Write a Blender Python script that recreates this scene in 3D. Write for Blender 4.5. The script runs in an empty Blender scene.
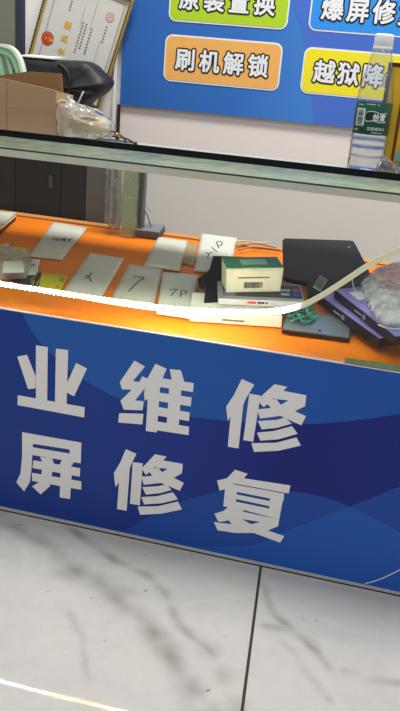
import bpy, bmesh, math, random
from mathutils import Vector, Matrix, noise
random.seed(7)
C = bpy.context.scene.collection
sc = bpy.context.scene
PI = math.pi

# ------------------------------------------------------------------ camera
F = 780.0
R = ((0.9675578163866706, 0.15922399887425354, -0.19616215264813333),
     (0.23927108645147407, -0.32817662365299477, 0.9138104020397513),
     (0.08112471348109078, -0.931100328573786, -0.3556275565706327))
CAM = Vector((0.2159184924710793, -1.15, 0.8166207495058528))
def ray(px, py):
    v = (px-200.0, py-355.5, F)
    return Vector(tuple(sum(R[i][k]*v[k] for k in range(3)) for i in range(3)))
def on_plane(px, py, p0, n):
    d = ray(px, py); n = Vector(n)
    return CAM + d*((Vector(p0)-CAM).dot(n)/d.dot(n))
def at_y(px, py, y): return on_plane(px, py, (0, y, 0), (0, 1, 0))
def at_z(px, py, z): return on_plane(px, py, (0, 0, z), (0, 0, 1))

cd = bpy.data.cameras.new('camera'); co = bpy.data.objects.new('camera', cd); C.objects.link(co)
right = Vector((R[0][0], R[1][0], R[2][0])); down = Vector((R[0][1], R[1][1], R[2][1])); fwd = Vector((R[0][2], R[1][2], R[2][2]))
m = Matrix.Identity(4)
for i in range(3):
    m[i][0] = right[i]; m[i][1] = -down[i]; m[i][2] = -fwd[i]; m[i][3] = CAM[i]
co.matrix_world = m
cd.sensor_fit = 'VERTICAL'; cd.sensor_height = 24.0; cd.lens = 24.0*F/711.0
cd.clip_start = 0.02
sc.camera = co

# ------------------------------------------------------------------ materials
def lin(c):
    return tuple(((v/255)/12.92 if v/255 <= .04045 else ((v/255+.055)/1.055)**2.4) for v in c)
MATS = {}
def mat(name, rgb, rough=.5, spec=.5, metal=0, var=.06, scale=40, bump=0, coat=0, emit=None, estr=0, alpha=1, trans=0, sheen=0):
    if name in MATS: return MATS[name]
    M = bpy.data.materials.new(name); M.use_nodes = True
    nt = M.node_tree; b = nt.nodes['Principled BSDF']
    c = lin(rgb)
    b.inputs['Roughness'].default_value = rough
    b.inputs['Specular IOR Level'].default_value = spec
    b.inputs['Metallic'].default_value = metal
    b.inputs['Coat Weight'].default_value = coat
    b.inputs['Coat Roughness'].default_value = .08
    tc = nt.nodes.new('ShaderNodeTexCoord')
    nz = nt.nodes.new('ShaderNodeTexNoise'); nz.inputs['Scale'].default_value = scale; nz.inputs['Detail'].default_value = 4
    nt.links.new(tc.outputs['Object'], nz.inputs['Vector'])
    mx = nt.nodes.new('ShaderNodeMix'); mx.data_type = 'RGBA'
    mx.inputs['A'].default_value = (*[v*(1-var) for v in c], 1); mx.inputs['B'].default_value = (*[min(1, v*(1+var)) for v in c], 1)
    nt.links.new(nz.outputs['Fac'], mx.inputs['Factor'])
    nt.links.new(mx.outputs['Result'], b.inputs['Base Color'])
    if bump:
        bp = nt.nodes.new('ShaderNodeBump'); bp.inputs['Strength'].default_value = bump; bp.inputs['Distance'].default_value = .004
        nt.links.new(nz.outputs['Fac'], bp.inputs['Height']); nt.links.new(bp.outputs['Normal'], b.inputs['Normal'])
    if emit:
        b.inputs['Emission Color'].default_value = (*lin(emit), 1); b.inputs['Emission Strength'].default_value = estr
    if alpha < 1 or trans:
        out = nt.nodes['Material Output']; src = b.outputs[0]
        if trans:
            tl = nt.nodes.new('ShaderNodeBsdfTranslucent'); tl.inputs['Color'].default_value = (*c, 1)
            mt = nt.nodes.new('ShaderNodeMixShader'); mt.inputs[0].default_value = trans
            nt.links.new(src, mt.inputs[1]); nt.links.new(tl.outputs[0], mt.inputs[2]); src = mt.outputs[0]
        if alpha < 1:
            tp = nt.nodes.new('ShaderNodeBsdfTransparent')
            ms = nt.nodes.new('ShaderNodeMixShader'); ms.inputs[0].default_value = alpha
            nt.links.new(tp.outputs[0], ms.inputs[1]); nt.links.new(src, ms.inputs[2]); src = ms.outputs[0]
        nt.links.new(src, out.inputs['Surface'])
    MATS[name] = M
    return M

def glass(name, tint, gloss=1.0, ior=1.5, rough=.01, milk=0, milkcol=(235, 235, 235), crinkle=0, cscale=60):
    """thin clear sheet: tinted see-through plus the mirror reflection of its surface, optionally some milky scatter"""
    M = bpy.data.materials.new(name); M.use_nodes = True; nt = M.node_tree
    nt.nodes.remove(nt.nodes['Principled BSDF']); out = nt.nodes['Material Output']
    tp = nt.nodes.new('ShaderNodeBsdfTransparent'); tp.inputs[0].default_value = (*lin(tint), 1)
    gl = nt.nodes.new('ShaderNodeBsdfGlossy'); gl.inputs['Roughness'].default_value = rough
    lw = nt.nodes.new('ShaderNodeLayerWeight'); lw.inputs['Blend'].default_value = .5
    p5 = nt.nodes.new('ShaderNodeMath'); p5.operation = 'POWER'; p5.inputs[1].default_value = 5; nt.links.new(lw.outputs['Facing'], p5.inputs[0])
    f0 = ((ior-1)/(ior+1))**2
    fr = nt.nodes.new('ShaderNodeMath'); fr.operation = 'MULTIPLY_ADD'; fr.inputs[1].default_value = 1-f0; fr.inputs[2].default_value = f0; nt.links.new(p5.outputs[0], fr.inputs[0])
    src = tp.outputs[0]
    if milk:
        df = nt.nodes.new('ShaderNodeBsdfDiffuse'); df.inputs[0].default_value = (*lin(milkcol), 1)
        tl = nt.nodes.new('ShaderNodeBsdfTranslucent'); tl.inputs[0].default_value = (*lin(milkcol), 1)
        a = nt.nodes.new('ShaderNodeMixShader'); a.inputs[0].default_value = .4
        nt.links.new(df.outputs[0], a.inputs[1]); nt.links.new(tl.outputs[0], a.inputs[2])
        b = nt.nodes.new('ShaderNodeMixShader')
        tc = nt.nodes.new('ShaderNodeTexCoord'); nz = nt.nodes.new('ShaderNodeTexNoise'); nz.inputs['Scale'].default_value = 35; nz.inputs['Detail'].default_value = 5
        nt.links.new(tc.outputs['Object'], nz.inputs['Vector'])
        mr = nt.nodes.new('ShaderNodeMapRange'); mr.inputs['From Min'].default_value = .35; mr.inputs['From Max'].default_value = .65
        mr.inputs['To Min'].default_value = milk*.6; mr.inputs['To Max'].default_value = min(1, milk*1.4)
        nt.links.new(nz.outputs['Fac'], mr.inputs['Value']); nt.links.new(mr.outputs['Result'], b.inputs[0])
        nt.links.new(src, b.inputs[1]); nt.links.new(a.outputs[0], b.inputs[2]); src = b.outputs[0]
    if crinkle:
        tc = nt.nodes.new('ShaderNodeTexCoord'); nz = nt.nodes.new('ShaderNodeTexVoronoi'); nz.inputs['Scale'].default_value = cscale
        nt.links.new(tc.outputs['Object'], nz.inputs['Vector'])
        bp = nt.nodes.new('ShaderNodeBump'); bp.inputs['Strength'].default_value = crinkle; bp.inputs['Distance'].default_value = .01
        nt.links.new(nz.outputs['Distance'], bp.inputs['Height'])
        nt.links.new(bp.outputs['Normal'], gl.inputs['Normal']); nt.links.new(bp.outputs['Normal'], lw.inputs['Normal'])
    mm = nt.nodes.new('ShaderNodeMath'); mm.operation = 'MULTIPLY'; mm.inputs[1].default_value = gloss
    nt.links.new(fr.outputs[0], mm.inputs[0])
    ms = nt.nodes.new('ShaderNodeMixShader'); nt.links.new(mm.outputs[0], ms.inputs[0])
    nt.links.new(src, ms.inputs[1]); nt.links.new(gl.outputs[0], ms.inputs[2]); nt.links.new(ms.outputs[0], out.inputs['Surface'])
    return M

def gradmat(name, stops, axis=0, rough=.4, spec=.25):
    """printed colour running from one ink to another along the sheet's own length"""
    M = bpy.data.materials.new(name); M.use_nodes = True; nt = M.node_tree; b = nt.nodes['Principled BSDF']
    b.inputs['Roughness'].default_value = rough; b.inputs['Specular IOR Level'].default_value = spec
    tc = nt.nodes.new('ShaderNodeTexCoord'); sp = nt.nodes.new('ShaderNodeSeparateXYZ'); nt.links.new(tc.outputs['Object'], sp.inputs[0])
    lo, hi = stops[0][0], stops[-1][0]
    mr = nt.nodes.new('ShaderNodeMapRange'); mr.inputs['From Min'].default_value = lo; mr.inputs['From Max'].default_value = hi
    nt.links.new(sp.outputs[axis], mr.inputs['Value'])
    cr = nt.nodes.new('ShaderNodeValToRGB'); e = cr.color_ramp.elements
    while len(e) < len(stops): e.new(.5)
    for k, (p, c) in enumerate(stops): e[k].position = (p-lo)/(hi-lo); e[k].color = (*lin(c), 1)
    nt.links.new(mr.outputs['Result'], cr.inputs['Fac']); nt.links.new(cr.outputs['Color'], b.inputs['Base Color'])
    return M

# ------------------------------------------------------------------ mesh helpers
def quad_box(bm, pts8, mi=0):
    v = [bm.verts.new(p) for p in pts8]
    fs = []
    for f in ((3,2,1,0),(4,5,6,7),(0,1,5,4),(1,2,6,5),(2,3,7,6),(3,0,4,7)):
        fc = bm.faces.new([v[i] for i in f]); fc.material_index = mi; fs.append(fc)
    return fs
def box(x0, x1, y0, y1, z0, z1, bm=None, mi=0, bev=0):
    b = bmesh.new()
    quad_box(b, [(x0,y0,z0),(x1,y0,z0),(x1,y1,z0),(x0,y1,z0),(x0,y0,z1),(x1,y0,z1),(x1,y1,z1),(x0,y1,z1)], mi)
    if bev:
        bmesh.ops.bevel(b, geom=b.edges[:], offset=bev, segments=2, affect='EDGES', profile=.6, clamp_overlap=True)
    if bm is None: return b
    merge(bm, b); return bm
def merge(dst, src, M=None):
    me = bpy.data.meshes.new('tmp'); 
    if M is not None: src.transform(M)
    src.to_mesh(me); src.free(); dst.from_mesh(me); bpy.data.meshes.remove(me)
def prism(pts, ext, bm=None, mi=0, bev=0):
    """polygon pts (world/local), extruded by the vector ext"""
    b = bmesh.new(); ext = Vector(ext)
    lo = [b.verts.new(Vector(p)) for p in pts]; hi = [b.verts.new(Vector(p)+ext) for p in pts]
    n = len(pts); fs = []
    fs.append(b.faces.new(lo[::-1])); fs.append(b.faces.new(hi))
    for i in range(n): fs.append(b.faces.new((lo[i], lo[(i+1)%n], hi[(i+1)%n], hi[i])))
    for f in fs: f.material_index = mi
    bmesh.ops.recalc_face_normals(b, faces=b.faces[:])
    if len(pts) > 4:
        bmesh.ops.triangulate(b, faces=[f for f in b.faces if len(f.verts) > 4])
    if bev: bmesh.ops.bevel(b, geom=b.edges[:], offset=bev, segments=2, affect='EDGES', profile=.6, clamp_overlap=True)
    if bm is None: return b
    merge(bm, b); return bm
def catmull(P, n=8, closed=False):
    P = [Vector(p) for p in P]; out = []
    N = len(P)
    for i in range(N if closed else N-1):
        g = (lambda k: P[k % N]) if closed else (lambda k: P[max(0, min(N-1, k))])
        a, b, c, d = g(i-1), g(i), g(i+1), g(i+2)
        for k in range(n):
            t = k/n
            out.append(.5*((2*b)+(c-a)*t+(2*a-5*b+4*c-d)*t*t+(3*b-a-3*c+d)*t**3))
    if not closed: out.append(P[-1])
    return out
def tube(P, r, seg=8, bm=None, mi=0, rf=None):
    b = bmesh.new(); P = [Vector(p) for p in P]; rings = []
    up = Vector((0, 0, 1)); prev = None
    for i, p in enumerate(P):
        t = (P[min(i+1, len(P)-1)]-P[max(i-1, 0)])
        if t.length < 1e-9: t = Vector((1, 0, 0))
        t.normalize()
        if prev is None:
            a = up if abs(t.z) < .9 else Vector((1, 0, 0)); n1 = t.cross(a).normalized()
        else:
            n1 = (prev - t*prev.dot(t)); n1 = n1.normalized() if n1.length > 1e-6 else t.orthogonal().normalized()
        prev = n1; n2 = t.cross(n1)
        rr = rf(i/(len(P)-1)) if rf else r
        rings.append([b.verts.new(p+(n1*math.cos(2*PI*k/seg)+n2*math.sin(2*PI*k/seg))*rr) for k in range(seg)])
    for i in range(len(rings)-1):
        for k in range(seg):
            f = b.faces.new((rings[i][k], rings[i][(k+1)%seg], rings[i+1][(k+1)%seg], rings[i+1][k])); f.material_index = mi; f.smooth = True
    b.faces.new(rings[0][::-1]).material_index = mi; b.faces.new(rings[-1]).material_index = mi
    if bm is None: return b
    merge(bm, b); return bm
def lathe(prof, seg=40, bm=None, cap=True, mi=0):
    b = bmesh.new(); rings = []
    for r, z in prof: rings.append([b.verts.new((r*math.cos(2*PI*k/seg), r*math.sin(2*PI*k/seg), z)) for k in range(seg)])
    for i in range(len(rings)-1):
        for k in range(seg):
            f = b.faces.new((rings[i][k], rings[i][(k+1)%seg], rings[i+1][(k+1)%seg], rings[i+1][k])); f.smooth = True; f.material_index = mi
    if cap:
        b.faces.new(rings[0][::-1]).material_index = mi; b.faces.new(rings[-1]).material_index = mi
    if bm is None: return b
    merge(bm, b); return bm
def ribbon(pts, w, ext, n, bm, mi=0):
    """flat pen stroke along pts in the plane of normal n"""
    n = Vector(n).normalized(); P = []
    for p in pts:
        p = Vector(p)
        if not P or (p-P[-1]).length > 1e-6: P.append(p)
    closed = len(P) > 3 and (P[0]-P[-1]).length < 1e-6
    if closed: P.pop()
    N = len(P); b = bmesh.new(); rows = []
    dirs = [(P[(i+1) % N]-P[i]).normalized() for i in range(N if closed else N-1)]
    for i in range(N):
        d1 = dirs[i-1] if (i > 0 or closed) else dirs[0]
        d2 = dirs[i] if (i < len(dirs)) else dirs[-1]
        t = d1+d2
        t = t.normalized() if t.length > .2 else d1
        sd = t.cross(n).normalized(); k = min(1.6, 1/max(.3, abs(t.dot(d1))))
        q = P[i]
        if not closed: q = q + (-d2 if i == 0 else d1 if i == N-1 else Vector())*w*.3
        rows.append([b.verts.new(q-sd*w/2*k), b.verts.new(q+sd*w/2*k), b.verts.new(q+sd*w/2*k+n*ext), b.verts.new(q-sd*w/2*k+n*ext)])
    for i in range(N if closed else N-1):
        r1, r2 = rows[i], rows[(i+1) % N]
        for j in range(4): b.faces.new((r1[j], r1[(j+1) % 4], r2[(j+1) % 4], r2[j])).material_index = mi
    if not closed:
        b.faces.new(rows[0][::-1]).material_index = mi; b.faces.new(rows[-1]).material_index = mi
    bmesh.ops.recalc_face_normals(b, faces=b.faces[:])
    merge(bm, b)
def rounded(x0, z0, x1, z1, r, n=8):
    out = []
    for cx, cz, a in ((x1-r, z1-r, 0), (x0+r, z1-r, 90), (x0+r, z0+r, 180), (x1-r, z0+r, 270)):
        for k in range(n+1):
            t = math.radians(a+90*k/n); out.append((cx+r*math.cos(t), cz+r*math.sin(t)))
    return out

def obj(name, bm, mats, parent=None, smooth=False):
    me = bpy.data.meshes.new(name)
    bmesh.ops.recalc_face_normals(bm, faces=bm.faces[:]) if name not in ('floor',) else None
    bm.to_mesh(me); bm.free()
    for q in (mats if isinstance(mats, (list, tuple)) else [mats]): me.materials.append(q)
    if smooth:
        for p in me.polygons: p.use_smooth = True
    o = bpy.data.objects.new(name, me); C.objects.link(o)
    if parent is not None: o.parent = parent
    return o
MW = {}
def thing(name, label, cat, M=None, group=None):
    """an Empty at the thing's base"""
    o = bpy.data.objects.new(name, None); C.objects.link(o); o.empty_display_size = .02
    M = M if M is not None else Matrix.Identity(4)
    if isinstance(M, Vector) or isinstance(M, tuple): M = Matrix.Translation(Vector(M))
    o.matrix_world = M; MW[o] = M
    tag(o, label, cat, group); return o
def tag(o, label, cat, group=None):
    o['label'] = label; o['category'] = cat
    if group: o['group'] = group
    return o
def wpart(name, bm, mats, root, parent=None, smooth=False):
    """a part whose mesh was built in world coordinates"""
    bm.transform(MW[root].inverted()); return obj(name, bm, mats, parent or root, smooth)
def single(name, bm, mats, label, cat, M, group=None, smooth=False, world=True):
    if world: bm.transform(M.inverted())
    o = obj(name, bm, mats, None, smooth); o.matrix_world = M; tag(o, label, cat, group); return o
def struct(name, bm, mats, parent=None, smooth=False):
    o = obj(name, bm, mats, parent, smooth)
    if parent is None: o['kind'] = 'structure'
    return o
T = lambda *a: Matrix.Translation(Vector(a))

def glyph(txt, bold=0.0):
    """flat mesh of the characters in the built-in face, 1 unit high, bold outline; returned in a bmesh in XY"""
    cu = bpy.data.curves.new('glyph', 'FONT'); cu.body = txt; cu.size = 1; cu.offset = bold; cu.resolution_u = 3
    o = bpy.data.objects.new('glyph', cu); C.objects.link(o)
    dg = bpy.context.evaluated_depsgraph_get(); me = bpy.data.meshes.new_from_object(o.evaluated_get(dg))
    b = bmesh.new(); b.from_mesh(me)
    C.objects.unlink(o); bpy.data.objects.remove(o); bpy.data.curves.remove(cu); bpy.data.meshes.remove(me)
    return b
def glyph_at(bm, txt, fn, bold=0, mi=0, n=10, lift=(0, -2e-5, 0)):
    """heavy face: the light face repeated round a small circle"""
    for k in range(n if bold else 1):
        g = glyph(txt); dx, dy = bold*math.cos(2*PI*k/n), bold*math.sin(2*PI*k/n)
        for v in g.verts: v.co = fn(v.co.x+dx, v.co.y+dy)+Vector(lift)*k
        for f in g.faces: f.material_index = mi
        merge(bm, g)

# ------------------------------------------------------------------ key heights
ZD, ZG = 0.395, 0.660          # counter front panel top, glass top
WALL = 1.20
TILT = math.radians(8)
XL, XR = -1.0, 0.62            # counter ends
MD = Matrix.Translation((0, 0, ZD)) @ Matrix.Rotation(TILT, 4, 'X')
DN = Vector((0, -math.sin(TILT), math.cos(TILT))); DV = Vector((0, math.cos(TILT), math.sin(TILT))); DO = Vector((0, 0, ZD))
def dk(px, py, h=0):           # point of the sloping deck's own frame (u, v, h)
    p = on_plane(px, py, DO+DN*h, DN)-DO
    return Vector((p.x, p.dot(DV), h))
def dw(px, py, h=0): return on_plane(px, py, DO+DN*h, DN)

# ------------------------------------------------------------------ common materials
m_wall = mat('painted_wall', (228, 217, 211), .8, .2, var=.03, scale=6)
m_white = mat('white_board', (236, 235, 230), .6, .3, var=.03, scale=5)
m_dark = mat('dark_laminate', (46, 41, 38), .5, .35, var=.12, scale=9)
m_greylam = mat('grey_laminate', (98, 98, 98), .6, .3)
m_black = mat('black_rubber', (12, 14, 15), .95, .0)
m_blackpl = mat('black_plastic', (22, 22, 24), .4, .4)
m_navy = mat('navy_paint', (52, 58, 72), .6, .3)
m_olive = mat('olive_grey_paint', (122, 122, 108), .6, .3, var=.08, scale=4)
m_lett = mat('white_vinyl', (230, 227, 223), .5, .3, var=.02)
m_ink = mat('black_marker', (35, 37, 45), .7, .2)
m_orange = mat('orange_board', (242, 128, 14), .45, .3, var=.14, scale=9, bump=.10)
m_alu = mat('brushed_aluminium', (196, 194, 190), .4, .5, metal=.35, var=.06, scale=25)
m_grime = mat('grout', (62, 54, 46), .9, .1, var=.4, scale=60)
m_card = mat('cardboard', (178, 146, 114), .85, .15, var=.08, scale=14)
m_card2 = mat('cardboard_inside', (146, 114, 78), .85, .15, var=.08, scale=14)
m_tape = mat('packing_tape', (176, 142, 108), .35, .4, var=.04)
m_cable = mat('black_cable', (30, 28, 26), .5, .4)
m_gold = mat('brass_connector', (190, 150, 70), .35, .5, metal=.7)
m_paperw = mat('white_paper', (226, 226, 218), .7, .3, var=.02)

# ------------------------------------------------------------------ floor (marble tile with its veins)
def seg_dist(p, a, b):
    ab = b-a; t = max(0, min(1, (p-a).dot(ab)/ab.length_squared)); return (p-(a+ab*t)).length, t
def pl(pts): return [at_z(x, y, 0).to_2d() for x, y in pts]
VEINS = [(pl([(-40, 480), (20, 527), (70, 566), (112, 594), (150, 630), (180, 668), (215, 730)]), .013, .50),
         (pl([(45, 515), (85, 537), (116, 560), (146, 572), (165, 592), (176, 622), (215, 655)]), .006, .42),
         (pl([(60, 572), (95, 582), (130, 596)]), .014, .26),
         (pl([(70, 610), (82, 640), (90, 680)]), .004, .28),
         (pl([(262, 585), (272, 612), (290, 628), (312, 648), (330, 668)]), .005, .38),
         (pl([(268, 628), (286, 630), (306, 640)]), .007, .28),
         (pl([(280, 640), (300, 665), (330, 700)]), .005, .2),
         (pl([(345, 668), (372, 678), (400, 684)]), .006, .25),
         (pl([(200, 640), (228, 680), (240, 711)]), .012, .24)]
def axis(lo, hi, a, b, fine, coarse):
    out = []; x = lo
    while x < hi:
        out.append(x); x += fine if a-1e-6 <= x < b else coarse
        if out[-1] < a < x: x = a
    out.append(hi); return out
bm = bmesh.new()
gx = axis(-2.2, 1.8, -.34, .40, .0042, .2); gy = axis(-2.2, WALL+.1, -.50, .012, .0042, .15)
col = {}
grid = []
SA, SB = at_z(261.0, 565, 0).to_2d(), at_z(242, 711, 0).to_2d()
for y in gy:
    row = []
    for x in gx:
        v = bm.verts.new((x, y, 0)); p = Vector((x, y)); q = Vector((x*9, y*9, 0))
        w = Vector((noise.noise(q), noise.noise(q+Vector((31, 7, 3)))))*.008 + Vector((noise.noise(q*6), noise.noise(q*6+Vector((3, 17, 3)))))*.003
        k = 0
        if -.6 < x < .6 and -.6 < y < .1:
            for poly, wd, st in VEINS:
                for i in range(len(poly)-1):
                    d, t = seg_dist(p+w, poly[i], poly[i+1])
                    g = .95*st*math.exp(-(d/(wd*1.45))**2)*(.65+.9*noise.noise(Vector((x*25, y*25, 4))))
                    if g > k: k = g
        k += .10*max(0, noise.noise(Vector((x*5, y*5, 9)))) + .05*noise.noise(Vector((x*40, y*40, 2)))
        sp = noise.noise(Vector((x*130, y*130, 5)))
        if sp > .66: k += (sp-.66)*3.5*(1 if noise.noise(Vector((x*14, y*14, 1))) > .0 else .2)
        col[v] = max(0, min(1, k)); row.append(v)
    grid.append(row)
lay = bm.loops.layers.float_color.new('vein')
for j in range(len(grid)-1):
    for i in range(len(grid[0])-1):
        f = bm.faces.new((grid[j][i], grid[j][i+1], grid[j+1][i+1], grid[j+1][i]))
        for l in f.loops: c = col[l.vert]; l[lay] = (c, c, c, 1)
M = bpy.data.materials.new('marble_tile'); M.use_nodes = True; nt = M.node_tree; b = nt.nodes['Principled BSDF']
va = nt.nodes.new('ShaderNodeVertexColor'); va.layer_name = 'vein'
tc = nt.nodes.new('ShaderNodeTexCoord'); nz = nt.nodes.new('ShaderNodeTexNoise'); nz.inputs['Scale'].default_value = 60; nz.inputs['Detail'].default_value = 6
nt.links.new(tc.outputs['Object'], nz.inputs['Vector'])
ad = nt.nodes.new('ShaderNodeMath'); ad.operation = 'MULTIPLY_ADD'; ad.inputs[1].default_value = .12
nt.links.new(nz.outputs['Fac'], ad.inputs[0]); nt.links.new(va.outputs['Color'], ad.inputs[2])
cr = nt.nodes.new('ShaderNodeValToRGB'); e = cr.color_ramp.elements
e[0].position = 0; e[0].color = (*lin((184, 181, 177)), 1); e[1].position = 1; e[1].color = (*lin((70, 68, 62)), 1)
k = e.new(.5); k.color = (*lin((140, 138, 131)), 1)
nt.links.new(ad.outputs[0], cr.inputs['Fac']); nt.links.new(cr.outputs['Color'], b.inputs['Base Color'])
b.inputs['Roughness'].default_value = .035; b.inputs['Specular IOR Level'].default_value = .40
floor = struct('floor', bm, M)
floor['label'] = 'white marble floor tiles with grey veins'
# joints between the tiles
bm = bmesh.new(); d = (SB-SA).normalized(); s = Vector((-d.y, d.x))*.0022
a0, b0 = SA-d*.06, SB+d*1.2
prism([(*(a0+s), .0001), (*(a0-s), .0001), (*(b0-s), .0001), (*(b0+s), .0001)], (0, 0, .0006), bm)
for off in (-.8, .8):
    o2 = Vector((off, off*d.x/-d.y if abs(d.y) > .1 else 0)); o2 = Vector((off, 0))
    prism([(*(a0+s+o2), .0001), (*(a0-s+o2), .0001), (*(b0-s+o2), .0001), (*(b0+s+o2), .0001)], (0, 0, .0006), bm)
struct('tile_joint', bm, m_grime, floor)

# ------------------------------------------------------------------ walls
bm = box(-2.2, 1.8, WALL, WALL+.1, 0, 2.7)
struct('wall_back', bm, m_wall)
# left side: grey-olive partition, navy post, white board that the certificate hangs on
xa = at_y(14.5, 40, 1.17).x; xb = at_y(23.5, 40, 1.175).x
struct('wall_left', box(-2.2, xa, 1.17, WALL-.002, 0.0, 2.7), m_olive)
struct('trim_1', box(xa+.001, xb, 1.175, WALL-.002, 0.0, 2.7, bev=.002), m_navy)
xc = at_y(118.3, 60, 1.185).x
bm = box(xb+.001, xc-.006, 1.185, WALL-.001, 0, 2.7)
struct('wall_panel', bm, m_white)['label'] = 'white board panel on the wall behind the certificate'
xd = at_y(113.5, 90, 1.18).x
struct('trim_2', box(xd, xc-.001, 1.175, 1.1845, 0, 2.7, bev=.001), mat('white_batten', (228, 228, 224), .5, .3))
struct('trim_3', box(xc+.0005, at_y(119.6, 110, 1.19).x, 1.1905, WALL-.001, 0, at_y(119, 104.5, 1.19).z, bev=.0005), mat('dark_gap', (52, 44, 38), .8, .1))

# ------------------------------------------------------------------ wall sign
SY = 1.187
tl = at_y(119.2, 104, SY); zb = .5*(tl.z + at_y(350, 127.5, SY).z)
SX0 = tl.x+.002; SX1 = 1.0; SZ1 = 1.5
sign = thing('wall_sign', 'big blue printed sign with coloured rounded boxes of white characters on the back wall', 'sign', (0, SY, zb))
m_sblue = gradmat('sign_blue', [(-.6, (46, 98, 172)), (-.25, (52, 108, 186)), (.1, (72, 134, 208)), (.75, (56, 112, 196))])
wpart('board', box(SX0, SX1, SY, WALL-.001, zb, SZ1), m_sblue, sign)
# purple-blue wave right of an arc
bm = bmesh.new()
arc = catmull([(at_y(x, y, SY)) for x, y in ((284, -40), (293, 5), (302, 30), (307, 60), (311, 90), (313, 114), (316, 132))], 6)
pts = [Vector((p.x, SY, max(p.z, zb+.0005))) for p in arc]
pts += [Vector((SX1-.001, SY, pts[-1].z)), Vector((SX1-.001, SY, pts[0].z))]
prism(pts, (0, -.0006, 0), bm)
wpart('wave_print', bm, gradmat('sign_violet', [(-.4, (72, 112, 200)), (.9, (66, 100, 188))]), sign)
PILLS = [('orange', (232, 172, 92), [(166, 34), (283, 43), (279, 91.5), (163, 80.5)], '刷机解锁', [(185.5, 59), (210, 61), (234, 64), (258, 66.5)]),
         ('lime', (170, 204, 40), [(171.5, -24), (291, -16), (288, 30), (168, 21)], '原装置换', [(190, -2), (214, 0.5), (240, 2), (265, 4)]),
         ('sky_blue', (46, 142, 226), [(313, -15), (432, -5), (428, 40), (308, 30)], '爆屏修复', [(332.5, 8), (358.5, 10), (385, 12.5), (410, 14.5)]),
         ('yellow', (234, 220, 40), [(304, 46.5), (424, 56), (420, 104), (300.5, 93)], '越狱降级', [(324, 72), (349.5, 73.5), (373, 76), (397, 78)])]
m_black_ink = mat('black_ink', (34, 28, 28), .5, .3); m_pillw = mat('white_ink', (226, 228, 230), .5, .3, var=.01)
for nm, rgb, cs, txt, ctr in PILLS:
    P = [at_y(x, y, SY) for x, y in cs]
    x0 = (P[0].x+P[3].x)/2; x1 = (P[1].x+P[2].x)/2; z1 = (P[0].z+P[1].z)/2; z0 = (P[2].z+P[3].z)/2
    r = .022
    bm = bmesh.new()
    prism([(x, SY-.0008, z) for x, z in rounded(x0, z0, x1, z1, r)], (0, -.0008, 0), bm, 0)
    prism([(x, SY-.0016, z) for x, z in rounded(x0+.0045, z0+.0045, x1-.0045, z1-.0045, r-.0045)], (0, -.0008, 0), bm, 1)
    pill = wpart('rounded_box', bm, [m_pillw, mat('ink_'+nm, rgb, .5, .3, var=.02)], sign)
    pill['label'] = nm.replace('_', ' ')+' rounded box'
    bm = bmesh.new(); size = .062
    # keep the row on one straight line
    n = len(ctr); pw = [at_y(x, y, SY) for x, y in ctr]
    zc = sum(p.z for p in pw)/n; step = (pw[-1].x-pw[0].x)/(n-1); xs = sum(p.x for p in pw)/n-step*(n-1)/2
    for i, ch in enumerate(txt):
        fx = lambda dy: (lambda x, y: Vector((xs+step*i+(x-.5)*size*.98, SY-dy, zc+(y-.38)*size)))
        glyph_at(bm, ch, fx(.0030), .098, 0, 16)
        glyph_at(bm, ch, fx(.0038), .028, 1, 12)
    wpart('lettering', bm, [m_black_ink, m_pillw], sign, pill)

# ------------------------------------------------------------------ the counter
counter = thing('display_counter', 'blue fronted glass display counter with a sloping orange shelf', 'counter', (0, .1, 0))
m_base = gradmat('print_navy', [(-.40, (24, 58, 136)), (-.2, (26, 58, 140)), (0.0, (28, 50, 134)), (.13, (24, 34, 118)), (.3, (24, 38, 124))])
m_up = gradmat('print_upper', [(-.40, (34, 92, 164)), (.0, (32, 88, 168)), (.25, (28, 82, 166))])
m_mid = gradmat('print_lower', [(-.25, (30, 74, 158)), (.05, (32, 74, 156)), (.25, (30, 72, 156))])
m_mid2 = gradmat('print_corner', [(-.1, (30, 86, 172)), (.25, (32, 88, 174))])
PT = .018
bm = box(XL, XR, 0, PT, .006, ZD-.0012)
def fp(x, y, d=0): p = at_y(x, y, 0); return Vector((p.x, -d, min(max(p.z, .0065), ZD-.0015)))
C1 = catmull([fp(x, y) for x, y in ((22, 300), (33, 333), (50, 352.5), (75, 374), (100, 389), (122, 399.5), (165, 412.5), (230, 421), (290, 424), (340, 422), (400, 414), (440, 407))], 6)
C2 = catmull([fp(x, y) for x, y in ((110, 546), (122, 534.5), (143, 520), (166, 507), (184, 500.5), (220, 491), (252, 488.5), (290, 491.2), (320, 496), (351, 507), (400, 532), (430, 552))], 6)
C3 = catmull([fp(x, y) for x, y in ((190, 571), (250, 545), (286, 531), (351, 506), (400, 486), (440, 468))], 6)
def sheet(pts, d, mi):
    b = bmesh.new()
    vs = [b.verts.new((p.x, -d, p.z)) for p in pts]; f = b.faces.new(vs); f.material_index = mi
    r = bmesh.ops.extrude_face_region(b, geom=[f]); bmesh.ops.translate(b, verts=[v for v in r['geom'] if isinstance(v, bmesh.types.BMVert)], vec=(0, d-.0001, 0))
    bmesh.ops.triangulate(b, faces=b.faces[:])
    for q in b.faces: q.material_index = mi
    merge(bm, b)
zt, z0 = ZD-.0014, .0064
def upto(Cv, z): return [Vector((p.x, 0, p.z)) for p in Cv]+[Vector((Cv[-1].x, 0, z)), Vector((Cv[0].x, 0, z))]
def clean(P):
    out = []
    for p in P:
        if not out or (p-out[-1]).length > 1e-5: out.append(p)
    return out
sheet(clean(upto(C1, zt)), .0004, 1)
sheet(clean(upto(C2, z0)), .0004, 2)
C3b = [p for p in C3]
xi = at_y(351, 506, 0).x
D = [p for p in C3 if p.x >= xi]; B2 = [p for p in C2 if p.x <= xi]
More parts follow.
